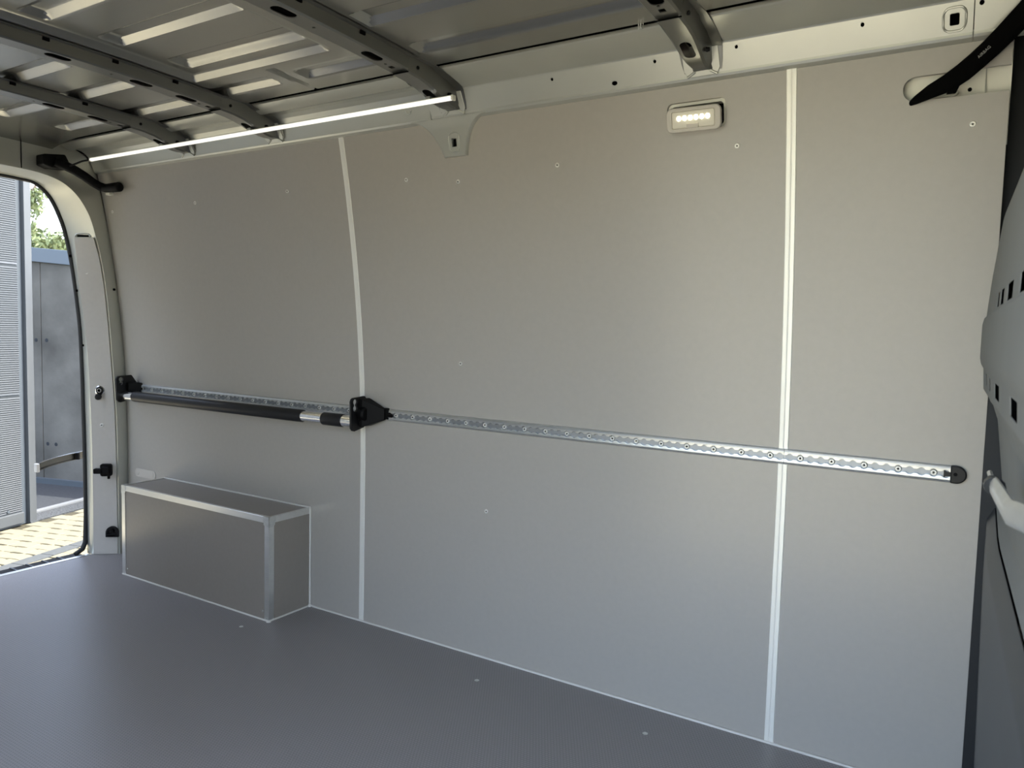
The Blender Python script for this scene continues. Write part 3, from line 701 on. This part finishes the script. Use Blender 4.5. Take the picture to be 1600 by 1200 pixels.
def Lprof_x(x0, x1): return MB().prism([(-BD - TT, BH - TW), (-BD - TT, BH + TT - 0.001), (-BD - TT + 0.001, BH + TT), (-BD + 0.012, BH + TT), (-BD + 0.012, BH), (-BD, BH), (-BD, BH - TW)], YZ, x0, x1)
part('edge_profile', Lprof_x(BX0, BX1), 'alu', wb, label='aluminium angle profile')
def Lprof_z(x, s): return MB().prism([(x + s * TT, -BD - TT), (x + s * TT, -BD + TW), (x, -BD + TW), (x, -BD), (x - s * TW, -BD), (x - s * TW, -BD - TT)], XY, 0.001, BH)
part('edge_profile', Lprof_z(BX1, 1), 'alu', wb); part('edge_profile', Lprof_z(BX0, -1), 'alu', wb)
part('edge_profile', MB().prism([(BX1 + TT, BH - TW), (BX1 + TT, BH + TT), (BX1 - 0.010, BH + TT), (BX1 - 0.010, BH), (BX1, BH), (BX1, BH - TW)], lambda u, v, w: (u, w, v), -BD, -0.003), 'alu', wb)
part('edge_profile', MB().prism([(BX0 - TT, BH - TW), (BX0 - TT, BH + TT), (BX0 + 0.010, BH + TT), (BX0 + 0.010, BH), (BX0, BH), (BX0, BH - TW)], lambda u, v, w: (u, w, v), -BD, -0.003), 'alu', wb)
for x, s in ((BX1, 1), (BX0, -1)):
    q = TT + 0.0012
    lobe = [(0, 0), (-0.030, 0), (-0.034, -0.005), (-0.034, -0.020), (-0.029, -0.025), (-0.031, -0.031), (-0.027, -0.037), (-0.021, -0.035), (-0.017, -0.040), (0, -0.040)]
    c = part('corner_cap', MB().prism([(x + s * q + s * a, BH + q + b) for a, b in lobe], XZ, -BD - q, -BD - q + 0.0012), 'zinc', wb)
    part('cap_side', MB().prism([(-BD - q - a, BH + q + b) for a, b in lobe], YZ, x + s * q, x + s * (q - 0.0012)), 'zinc', c)
    part('cap_top', MB().prism([(x + s * q + s * a, -BD - q - b) for a, b in [(0, 0), (-0.020, 0), (-0.020, -0.010), (0, -0.010)]], XY, BH + q - 0.001, BH + q), 'zinc', c)
for (x, z) in ((BX0 + 0.034, 0.030), (BX1 - 0.034, 0.035)):
    part('screw', screw_mesh(MB(), (x, -BD + 0.001, z), (0, -1, 0), 0.004, 0.002), 'zinc', wb, 40)
part('screw', screw_mesh(MB(), (BX1 - 0.010, -BD - TT, 0.012), (0, -1, 0), 0.0035, 0.002), 'zinc', wb, 40)
part('screw', screw_mesh(MB(), (BX0 + 0.010, -BD - TT, 0.012), (0, -1, 0), 0.0035, 0.002), 'zinc', wb, 40)
bead = lambda a, b, r=0.0038: part('sealant_bead', MB().tube([a, b], r, 8), 'sealant', wb, 60)
bead((BX0, -0.004, BH + 0.001), (BX1 + 0.003, -0.004, BH + 0.001), 0.0042)
bead((BX1 + 0.003, -0.004, BH), (BX1 + 0.003, -0.004, 0.004), 0.0042)
bead((BX0, -BD - 0.002, 0.002), (BX1, -BD - 0.002, 0.002)); bead((BX1 + 0.002, -BD, 0.002), (BX1 + 0.002, -0.004, 0.002))
part('sealant_bead', MB().cyl((BX1 + 0.001, -BD - 0.001, 0.0), (BX1 + 0.001, -BD - 0.001, 0.005), 0.010, 0.004, 12), 'sealant', wb, 60)
part('sealant_bead', MB().cyl((BX1 + 0.004, -0.006, 0.0), (BX1 + 0.004, -0.006, 0.010), 0.009, 0.003, 12), 'sealant', wb, 60)

# small beige plate above the box
pl = thing('cover_plate', 'small rounded grey plate with two rivets above the wheel arch box', 'cover plate', (-3.40, 0, 0.405))
ang = math.atan2(0.006, 0.15)
part('plate', MB().prism(rrect(-3.403, 0.4085, 0.165, 0.041, 0.020, 6), XZ, 0.0, -0.003), 'plate', pl, bevel=0.001)
for x in (-3.463, -3.345):
    part('rivet', MB().tube([(x, -0.002, 0.4085), (x, -0.0045, 0.4085), (x, -0.006, 0.4085)], [0.013, 0.012, 0.007], 14), 'plate', pl, 40)

# ================================================================== WALL LAMP
LC = Vector((-0.6950, -0.1460, 1.7220))
lp = thing('wall_lamp', 'cream interior lamp with six lit dots tilted out of its cut-out', 'lamp', LC)
Ml = Matrix.Translation(LC) @ Matrix.Rotation(math.radians(5), 4, 'Z') @ Matrix.Rotation(math.radians(14), 4, 'X') @ Matrix.Rotation(math.radians(-0.5), 4, 'Y')
LL = lambda u, v, w: tuple(Ml @ Vector((u, w, v)))
hw, hh = 0.146, 0.064
s0 = rrect(0, 0, hw - 0.010, hh - 0.010, 0.012, 5); s1 = rrect(0, 0, hw, hh, 0.016, 5); s2 = rrect(0, 0, hw - 0.004, hh - 0.004, 0.014, 5); s3 = rrect(0, 0, 0.1165, 0.0455, 0.005, 5); s4 = rrect(0, 0, 0.115, 0.044, 0.005, 5)
part('housing', MB().loft([[LL(a, b, 0.032) for a, b in s0], [LL(a, b, 0.004) for a, b in s1], [LL(a, b, -0.002) for a, b in s1], [LL(a, b, -0.005) for a, b in s2], [LL(a, b, -0.006) for a, b in s3], [LL(a, b, -0.003) for a, b in s4]]), 'lamp_housing', lp, 40)
part('lens', MB().loft([[LL(a, b, -0.002) for a, b in rrect(0, 0, 0.113, 0.042, 0.004, 4)], [LL(a, b, -0.0055) for a, b in rrect(0, 0, 0.111, 0.040, 0.004, 4)]]), 'lamp_lens', lp, 40)
for k in range(6):
    part('led', MB().prism(rrect(-0.0385 + k * 0.0154, 0.004, 0.0095, 0.011, 0.004, 4), LL, -0.005, -0.0066), 'led_dot', lp)
part('switch_tab', MB().prism(rrect(-0.002, -0.0165, 0.032, 0.012, 0.002, 3), LL, -0.004, -0.0085), 'lamp_housing', lp, bevel=0.001)

# ================================================================== AIRBAG SLEEVE in the slot
ab = thing('airbag_sleeve', 'black fabric sleeve running out of the wall slot up to the front corner', 'airbag sleeve', (-0.08, -0.16, 1.75))
pth = [(-0.192, -0.098, 1.702), (-0.170, -0.118, 1.708), (-0.140, -0.140, 1.717), (-0.105, -0.155, 1.727), (-0.075, -0.162, 1.745), (-0.050, -0.166, 1.765), (-0.025, -0.170, 1.787), (0.000, -0.173, 1.812), (0.022, -0.176, 1.836), (0.050, -0.18, 1.866)]
rd = [0.003, 0.010, 0.016, 0.0205, 0.0215, 0.0215, 0.022, 0.023, 0.0235, 0.024]
part('sleeve', MB().tube(pth, rd, 14, flat=(0.55, 1.0), up=(0, -0.2, 1)), 'airbag_cloth', ab, 60)
part('strap_tab', MB().prism([(-0.106, 1.703), (-0.088, 1.703), (-0.080, 1.722), (-0.100, 1.722)], XZ, -0.150, -0.158), 'airbag_cloth', ab)
tcv = bpy.data.curves.new('lettering', 'FONT'); tcv.body = 'AIRBAG'; tcv.size = 0.0085; tcv.extrude = 0.0002; tcv.align_x = 'CENTER'; tcv.align_y = 'CENTER'
tob = bpy.data.objects.new('lettering_src', tcv); COL.objects.link(tob)
bpy.context.view_layer.update()
tme = bpy.data.meshes.new_from_object(tob.evaluated_get(bpy.context.evaluated_depsgraph_get())); bpy.data.objects.remove(tob)
d_ = Vector((0.025, -0.003, 0.0235)).normalized(); nn = Vector((0.08, -1, 0.05)); nn = (nn - d_ * nn.dot(d_)).normalized(); up_ = nn.cross(d_)
Mt = Matrix((d_, up_, nn)).transposed().to_4x4(); Mt.translation = Vector((-0.037, -0.1685, 1.7770)) + nn * 0.0128
tme.transform(Mt)
link('lettering', tme, 'print_grey', ab)

# ================================================================== PARTITION (front bulkhead, seen edge-on at the right)
wf = thing('wall_front', 'grey steel bulkhead partition at the front end of the load bay', 'wall', (0.05, -0.9, 0))
del wf['category']; wf['kind'] = 'structure'
prof = [(0.0, 0.042), (0.30, 0.036), (0.60, 0.030), (0.72, 0.030), (0.78, 0.060), (0.98, 0.036), (1.030, 0.020), (1.036, 0.0145), (1.085, 0.0115), (1.095, 0.006), (1.11, 0.003), (1.188, 0.003), (1.203, 0.006), (1.208, 0.0105), (1.30, 0.013), (1.39, 0.018), (1.50, 0.050), (1.62, 0.085), (2.03, 0.090)]
def part_x(y, z):
    x = interp(prof, z) + 0.038 * max(0, -0.407 - y)
    # the beaded band closes on the lining at its far end
    k = max(0, min(1, (y + 0.35) / 0.33))
    if 1.03 < z < 1.42: x -= 0.010 * k * (1 if z < 1.22 else max(0, (1.42 - z) / 0.2))
    return x
def pmesh(z0, z1, nz):
    ys = [-1.80, -1.7, -1.6, -1.5, -1.4, -1.3, -1.2, -1.0, -0.8, -0.6, -0.45, -0.35, -0.25, -0.15, -0.08, -0.012]
    mb = MB(); vs = []; fs = []
    zs = sorted(set([lerp(z0, z1, k / nz) for k in range(nz + 1)] + [a for a, _ in prof if z0 < a < z1]))
    for z in zs:
        for y in ys: vs.append((part_x(y, z), y, z))
    n = len(ys)
    for i in range(len(zs) - 1):
        for j in range(n - 1): fs.append((i*n+j, i*n+j+1, (i+1)*n+j+1, (i+1)*n+j))
    k = len(vs)
    vs2 = [(x + 0.0010, y, z) for (x, y, z) in vs]
    fs2 = [tuple(i + k for i in f) for f in fs]
    rim = [i for i in range(n)] + [i * n + n - 1 for i in range(1, len(zs))] + [(len(zs)-1)*n + j for j in range(n-2, -1, -1)] + [i * n for i in range(len(zs)-2, 0, -1)]
    fs3 = [(rim[a], rim[(a+1) % len(rim)], rim[(a+1) % len(rim)] + k, rim[a] + k) for a in range(len(rim))]
    return mb.add(vs + vs2, fs + fs2 + fs3)
pu = part('partition_panel', pmesh(0.755, 2.03, 40), 'partition', wf, 40, label='grey upper bulkhead panel with slotted bead')
plw = part('partition_panel', pmesh(0.0, 0.750, 16), 'partition_low', wf, 40, label='dark grey lower bulkhead panel')
slots = []
for (y, hl, yl) in ((-0.557, 0.028, -0.20), (-0.662, 0.040, -0.40), (-0.837, 0.055, -0.66), (-1.057, 0.050, -1.02)):
    slots.append(MB().box(-0.05, 0.2, y - hl, y + hl, 1.2105, 1.2365))
    slots.append(MB().box(-0.05, 0.2, yl - hl * 1.1, yl + hl * 1.1, 1.0520, 1.0780))
cut(pu, slots)
for q in pu.data.polygons: q.use_smooth = True
pu.data.set_sharp_from_angle(angle=math.radians(40))
part('edge_seal', MB().box(0.0155, 0.11, -0.010, 0.03, 0.0, 2.0), 'rubber', wf, label='black rubber seal between lining and bulkhead')
part('bulkhead_backing', MB().box(0.16, 0.17, -1.95, 0.07, -0.45, 2.05), 'void', wf)

# bright metal belt stalk by the partition
bk = thing('seat_belt_stalk', 'blurred silver metal stalk with black head beside the bulkhead at the right edge', 'belt stalk', (0.03, -1.0, 0.92))
part('stalk', MB().tube([(0.0235, -0.957, 0.955), (0.0325, -1.25, 0.978), (0.048, -1.32, 0.985)], [0.0135, 0.0135, 0.0135], 12, flat=(0.5, 1.0)), 'alu', bk, 40)
part('head', MB().tube([(0.0205, -0.86, 0.950), (0.0215, -0.93, 0.953), (0.0235, -0.965, 0.956)], [0.006, 0.012, 0.013], 12), 'black_gloss', bk, 40)
part('pin', MB().cyl((0.019, -0.80, 0.950), (0.0205, -0.87, 0.952), 0.004, n=10), 'chrome', bk, 40)

# ================================================================== RIGHT WALL (around the sliding door opening, behind the camera's view)
wrt = struct('wall_right', MB().box(-3.70, -1.48, -1.95, -1.86, -0.45, 2.0), 'panel', 'side wall behind the sliding door opening')
part('door_header', MB().box(-1.48, 0.2, -1.95, -1.86, 1.86, 2.0), 'paint', wrt)
part('step_sill', MB().box(-1.48, 0.2, -1.95, -1.86, -0.45, -0.002), 'black_plastic', wrt)
part('front_post', MB().box(0.026, 2.0, -1.95, -1.84, -0.45, 2.0), 'body_outer', wrt)

# ================================================================== OUTSIDE: ground
VU = Vector((0.961, 0.276, 0)).normalized(); VV = Vector((-VU.y, VU.x, 0))
def uv(u, v, z): return tuple(VU * u + VV * v + Vector((0, 0, z)))
ZG = -0.60
def paver_ground_mat():
    mt = mat('paver_field', (0.50, 0.465, 0.33), 0.9, spec=0.15)
    t = mt.node_tree; b = t.nodes['Principled BSDF']
    tc = t.nodes.new('ShaderNodeTexCoord'); mp = t.nodes.new('ShaderNodeMapping'); mp.inputs['Rotation'].default_value = (0, 0, -math.atan2(VU.y, VU.x))
    t.links.new(tc.outputs['Object'], mp.inputs[0])
    br = t.nodes.new('ShaderNodeTexBrick'); br.inputs['Color1'].default_value = (0.33, 0.305, 0.225, 1); br.inputs['Color2'].default_value = (0.30, 0.28, 0.21, 1); br.inputs['Mortar'].default_value = (0.13, 0.12, 0.085, 1)
    br.inputs['Scale'].default_value = 1.0; br.inputs['Brick Width'].default_value = 0.20; br.inputs['Row Height'].default_value = 0.10; br.inputs['Mortar Size'].default_value = 0.004
    t.links.new(mp.outputs[0], br.inputs[0]); t.links.new(br.outputs[0], b.inputs['Base Color'])
paver_ground_mat()
gr = struct('ground', MB().box(-40, 40, -40, 40, ZG - 0.3, ZG - 0.012), 'paver_field', 'sandy yellow paved yard behind the van')
# individually laid pavers where the yard shows through the rear doorway
bed = part('paver_bed', MB().prism([(-6.50, 0.9), (-4.9, 0.9), (-4.9, 4.2), (-6.50, 4.2)], lambda u, v, w: uv(u, v, w), ZG - 0.013, ZG - 0.009), 'joint_sand', gr)
PL, PW, G = 0.200, 0.125, 0.009
def paver_poly(l, w):
    a, b = l / 2 - G / 2, w / 2 - G / 2; s = 0.010
    # wavy long sides: the two edges run parallel so blocks interlock
    top = [(-a, b - s), (-a * 0.45, b - s), (-a * 0.15, b), (a * 0.45, b), (a * 0.70, b - s * 0.4), (a, b - s)]
    bot = [(x, y - (w - G) + 0.000) for x, y in reversed(top)]
    return top + bot
pm = MB(); pp = paver_poly(PL, PW)
pi_ = [(x * 0.965, y * 0.945 + 0.0) for x, y in pp]
pm.loft([[(x, y, -0.03) for x, y in pp], [(x, y, -0.006) for x, y in pp], [(x, y, 0.0) for x, y in pi_]])
paver_me = pm.mesh('paver'); paver_me.materials.append(MATS['paver'])
gm = MB(); gq = rrect(0, 0, 0.118, 0.24, 0.004, 2); gm.loft([[(x, y, -0.03) for x, y in gq], [(x, y, 0.0) for x, y in gq]]); grey_me = gm.mesh('kerb_paver'); grey_me.materials.append(MATS['paver_grey'])
rotz = math.atan2(VU.y, VU.x)
UB = -5.37      # centre line of the grey course
row = 0; v = 1.40
rnd = random.Random(3)
def put(nm, me, u, v, dz):
    o = bpy.data.objects.new(nm, me); COL.objects.link(o); o.parent = gr
    o.location = uv(u, v, ZG + dz); o.rotation_euler = (0, 0, rotz)
hm = MB(); hp = rrect(0, 0, PL / 2 - G, PW - G, 0.004, 2); hm.loft([[(x, y, -0.03) for x, y in hp], [(x, y, -0.005) for x, y in hp], [(x * 0.95, y * 0.96, 0.0) for x, y in hp]])
half_me = hm.mesh('paver_half'); half_me.materials.append(MATS['paver'])
v = 0.95
while v < 4.15:
    for sgn in (-1, 1):
        u = UB + sgn * 0.0625
        if row % 2: put('paver', half_me, u + sgn * PL / 4, v, rnd.uniform(-0.002, 0.002)); u += sgn * PL / 2
        while -6.25 < u + sgn * PL < -4.88:
            put('paver', paver_me, u + sgn * PL / 2, v, rnd.uniform(-0.002, 0.002)); u += sgn * PL
    v += PW; row += 1
v = 0.95
while v < 4.15:
    put('kerb_paver', grey_me, UB, v, 0.001); v += 0.246
# yard beyond the gate post: threshold, gravel, asphalt
part('threshold', MB().prism([(-6.53, 3.0), (-6.47, 3.0), (-6.47, 4.24), (-6.53, 4.24)], lambda u, v, w: uv(u, v, w), ZG - 0.01, ZG + 0.02), 'sill_metal', gr, bevel=0.004, label='pale metal threshold strip')
part('gravel_strip', MB().prism([(-6.47, 3.0), (-6.25, 3.0), (-6.25, 4.24), (-6.47, 4.24)], lambda u, v, w: uv(u, v, w), ZG - 0.012, ZG + 0.003), 'gravel', gr)
part('asphalt', MB().prism([(-14, -3), (-6.53, -3), (-6.53, 4.24), (-14, 4.24)], lambda u, v, w: uv(u, v, w), ZG - 0.012, ZG + 0.001), 'asphalt', gr)

# ================================================================== garage door, post, concrete wall
gd = thing('garage_door', 'blue-grey ribbed sectional garage door behind the van', 'garage door', uv(-6.245, 0, ZG))
UG = -6.245; VE = 2.872
zb = [-0.555, 0.500, 1.573, 2.645, 3.6]
for a, b in zip(zb, zb[1:]):
    prof_ = []; z = a + 0.02; pit = (b - a - 0.04) / 58
    prof_.append((a + 0.004, 0.004)); prof_.append((a + 0.02, 0.0))
    for k in range(58):
        prof_ += [(z, 0.0), (z + pit * 0.30, 0.005), (z + pit * 0.60, 0.005), (z + pit * 0.85, 0.0)]; z += pit
    prof_ += [(b - 0.018, 0.0), (b - 0.004, 0.004)]
    mb = MB(); mb.loft([[uv(UG + d, -3.0, zz) for zz, d in prof_], [uv(UG + d, VE, zz) for zz, d in prof_]], closed=False)
    part('door_section', mb, 'cladding', gd)
part('door_backing', MB().prism([(UG - 0.06, -3), (UG - 0.004, -3), (UG - 0.004, VE), (UG - 0.06, VE)], lambda u, v, w: uv(u, v, w), ZG, 3.6), 'dark_gap', gd)
part('bottom_rail', MB().prism([(UG - 0.01, -3), (UG + 0.028, -3), (UG + 0.028, VE), (UG - 0.01, VE)], lambda u, v, w: uv(u, v, w), ZG + 0.02, ZG + 0.115), 'steel_post', gd, bevel=0.006)
part('guide_channel', MB().prism([(UG - 0.08, VE), (UG - 0.02, VE), (UG - 0.02, 2.930), (UG - 0.08, 2.930)], lambda u, v, w: uv(u, v, w), ZG, 3.6), 'dark_gap', gd)
for vv in (2.60, 2.74): part('bolt', MB().cyl(uv(UG + 0.004, vv, -0.46), uv(UG + 0.012, vv, -0.46), 0.012, n=8), 'dark_gap', gd)
po = thing('gate_post', 'pale grey steel post beside the garage door', 'post', uv(UG, 2.965, ZG))
part('post', MB().prism([(UG - 0.06, 2.932), (UG + 0.02, 2.932), (UG + 0.02, 2.998), (UG - 0.06, 2.998)], lambda u, v, w: uv(u, v, w), ZG, 3.6), 'steel_post', po, bevel=0.004)
part('base_plate', MB().prism([(UG - 0.07, 2.931), (UG + 0.03, 2.931), (UG + 0.03, 3.005), (UG - 0.07, 3.005)], lambda u, v, w: uv(u, v, w), ZG - 0.005, ZG + 0.012), 'steel_post', po)
cw = thing('concrete_wall', 'grey board-marked concrete yard wall with blue-grey metal coping', 'concrete wall', uv(-7.0, 4.245, ZG))
def ctop(u): return 1.695 - 0.078 * (u + 7.2)
us = [-12.3, -11.1, -9.9, -8.7, -7.505, -6.305, -5.1, -3.9]
for a, b in zip(us, us[1:]):
    mb = MB(); a_, b_ = a + 0.004, b - 0.004
    mb.add([uv(a_, 4.245, ZG), uv(b_, 4.245, ZG), uv(b_, 4.45, ZG), uv(a_, 4.45, ZG), uv(a_, 4.245, ctop(a_)), uv(b_, 4.245, ctop(b_)), uv(b_, 4.45, ctop(b_)), uv(a_, 4.45, ctop(a_))],
           [(3,2,1,0),(4,5,6,7),(0,1,5,4),(1,2,6,5),(2,3,7,6),(3,0,4,7)])
    q = part('concrete_panel', mb, 'concrete', cw, bevel=0.003)
    for uu_, zz_ in ((a + 0.06, -0.18), (a + 0.17, -0.18), (a + 0.07, 0.91), (b - 0.07, 0.91), (a + 0.6, 0.35)):
        part('tie_hole', MB().tube([uv(uu_, 4.243, zz_), uv(uu_, 4.246, zz_)], 0.020, 12), 'asphalt', q)
mb = MB(); a_, b_ = us[0], us[-1]; h = 0.145
mb.add([uv(a_, 4.225, ctop(a_)), uv(b_, 4.225, ctop(b_)), uv(b_, 4.47, ctop(b_)), uv(a_, 4.47, ctop(a_)), uv(a_, 4.225, ctop(a_) + h), uv(b_, 4.225, ctop(b_) + h), uv(b_, 4.47, ctop(b_) + h), uv(a_, 4.47, ctop(a_) + h)],
       [(3,2,1,0),(4,5,6,7),(0,1,5,4),(1,2,6,5),(2,3,7,6),(3,0,4,7)])
part('coping', mb, 'cap_blue', cw, bevel=0.004, label='blue-grey metal coping')
part('base_shadow', MB().prism([(-12.3, 4.20), (-3.9, 4.20), (-3.9, 4.25), (-12.3, 4.25)], lambda u, v, w: uv(u, v, w), ZG - 0.01, ZG + 0.055), 'dark_gap', cw)  # dark strip painting the shadow gap along the wall base

# door check arm outside the rear doorway
ca = thing('door_check_arm', 'curved metal door check arm outside the rear doorway', 'check arm', (-3.9, -0.12, 0.43))
pth = [(-3.900, -0.252, 0.416), (-3.902, -0.205, 0.4285), (-3.903, -0.150, 0.4385), (-3.903, -0.095, 0.4455), (-3.902, -0.030, 0.4510), (-3.88, 0.035, 0.453), (-3.80, 0.068, 0.453), (-3.70, 0.072, 0.453)]
secs = []
for i, p in enumerate(pth):
    P = Vector(p); d = (Vector(pth[min(i+1, len(pth)-1)]) - Vector(pth[max(i-1, 0)])).normalized(); e = Vector((0, 0, 1)); n = d.cross(e).normalized()
    if n.x < 0: n = -n
    hgt = 0.018
    secs.append([tuple(P + n * a + e * b) for a, b in ((0.010, hgt), (0.010, hgt - 0.003), (-0.003, hgt - 0.003), (-0.003, -hgt + 0.003), (0.010, -hgt + 0.003), (0.010, -hgt), (-0.006, -hgt), (-0.006, hgt))])
part('channel', MB().loft(secs), 'dark_steel', ca, label='shiny curved channel')
part('end_stop', MB().box(-3.908, -3.880, -0.2625, -0.248, 0.394, 0.436), 'sealant', ca, bevel=0.003, label='pale end stop')
part('roller', MB().cyl((-3.888, -0.06, 0.432), (-3.888, -0.06, 0.466), 0.010, n=12), 'black_plastic', ca, 40)

# ================================================================== trees beyond the wall, overhead wires
def tree(name, label, base, h, blobs, seed, leaf=0.09):
    rn = random.Random(seed); t = thing(name, label, 'tree', base, 'trees beyond the wall')
    B = Vector(base)
    br = MB(); br.tube([B, B + Vector((0.05, 0, h * 0.5)), B + Vector((0, 0.05, h * 0.9))], [0.13, 0.09, 0.03], 8)
    for (c, r, n) in blobs: br.tube([B + Vector((0.05, 0, h * 0.5)), Vector(c)], [0.05, 0.015], 6)
    part('trunk', br, 'bark', t, 60)
    lf = MB()
    for (c, r, n) in blobs:
        C = Vector(c)
        for _ in range(n):
            while True:
                q = Vector((rn.uniform(-1, 1), rn.uniform(-1, 1), rn.uniform(-1, 1)))
                if q.length < 1: break
            q = q * (0.55 + 0.45 * q.length); p = C + Vector((q.x * r[0], q.y * r[1], q.z * r[2]))
            a = Vector((rn.gauss(0, 1), rn.gauss(0, 1), rn.gauss(0, 1))).normalized(); b = a.orthogonal().normalized(); k = leaf * rn.uniform(0.6, 1.3)
            lf.add([p - a * k, p + b * k * 0.4, p + a * k, p - b * k * 0.4], [(0, 1, 2, 3)])
    me = bpy.data.meshes.new('foliage'); me.from_pydata(lf.v, [], lf.f)
    o = link('foliage', me, 'leaf', t); o['kind'] = 'stuff'
    return t
tree('garden_tree', 'tall pale green tree with a branch beside the gate post', (-12.9, 3.30, ZG), 4.6,
     [((-12.5, 3.90, 2.82), (0.25, 0.20, 0.24), 260), ((-12.47, 3.99, 3.02), (0.20, 0.18, 0.10), 90), ((-12.5, 3.86, 2.50), (0.25, 0.16, 0.12), 110), ((-12.9, 3.2, 3.4), (0.8, 0.6, 0.9), 900), ((-12.40, 4.02, 3.24), (0.22, 0.20, 0.06), 50)], 5, 0.055)
tree('garden_shrub_tree', 'low bushy green treetop showing just above the concrete wall', (-15.0, 5.53, ZG), 3.1,
     [((-14.95, 5.33, 2.50), (0.42, 0.26, 0.31), 420), ((-14.83, 5.59, 2.53), (0.36, 0.24, 0.22), 240), ((-15.0, 5.14, 2.40), (0.36, 0.24, 0.24), 200)], 11, 0.066)
for k, dz in enumerate((0.0, -0.055)):
    o = part('overhead_wire', MB().tube([(-25.2, 6.2, 6.2 + dz * 2), (-24.89, 10.22, 4.49 + dz * 2), (-24.6, 10.82, 4.30 + dz * 2), (-23.5, 13.5, 3.7 + dz * 2), (-21.0, 19.0, 3.4 + dz * 2)], 0.008, 5), 'wire')
    o['label'] = ['upper thin overhead wire against the sky', 'lower thin overhead wire against the sky'][k]; o['category'] = 'wire'; o['group'] = 'overhead wires'

# unseen evergreen row added to darken the lining's reflection (faces the sliding door)
hg = thing('added_hedge', 'unseen dark green clipped row added to darken the wall reflection', 'added_hedge', (0, -13.5, ZG))
rn = random.Random(2); vs = []; fs = []
nx_, nz_ = 90, 14
for i in range(nx_ + 1):
    for k in range(nz_ + 1):
        vs.append((lerp(-22, 22, i / nx_) + rn.uniform(-0.15, 0.15), -13.0 + rn.uniform(-0.25, 0.25) - 0.05 * k, lerp(ZG, 1.5, k / nz_) + rn.uniform(-0.1, 0.1)))
n = nz_ + 1
for i in range(nx_):
    for k in range(nz_): fs.append((i*n+k, i*n+k+1, (i+1)*n+k+1, (i+1)*n+k))
m0 = len(vs); vs += [(x, y - 1.2, z) for x, y, z in vs]
fs += [tuple(a + m0 for a in f) for f in fs] + [(i*n+nz_, (i+1)*n+nz_, (i+1)*n+nz_+m0, i*n+nz_+m0) for i in range(nx_)]
part('foliage', MB().add(vs, fs), 'hedge_green', hg)['kind'] = 'stuff'
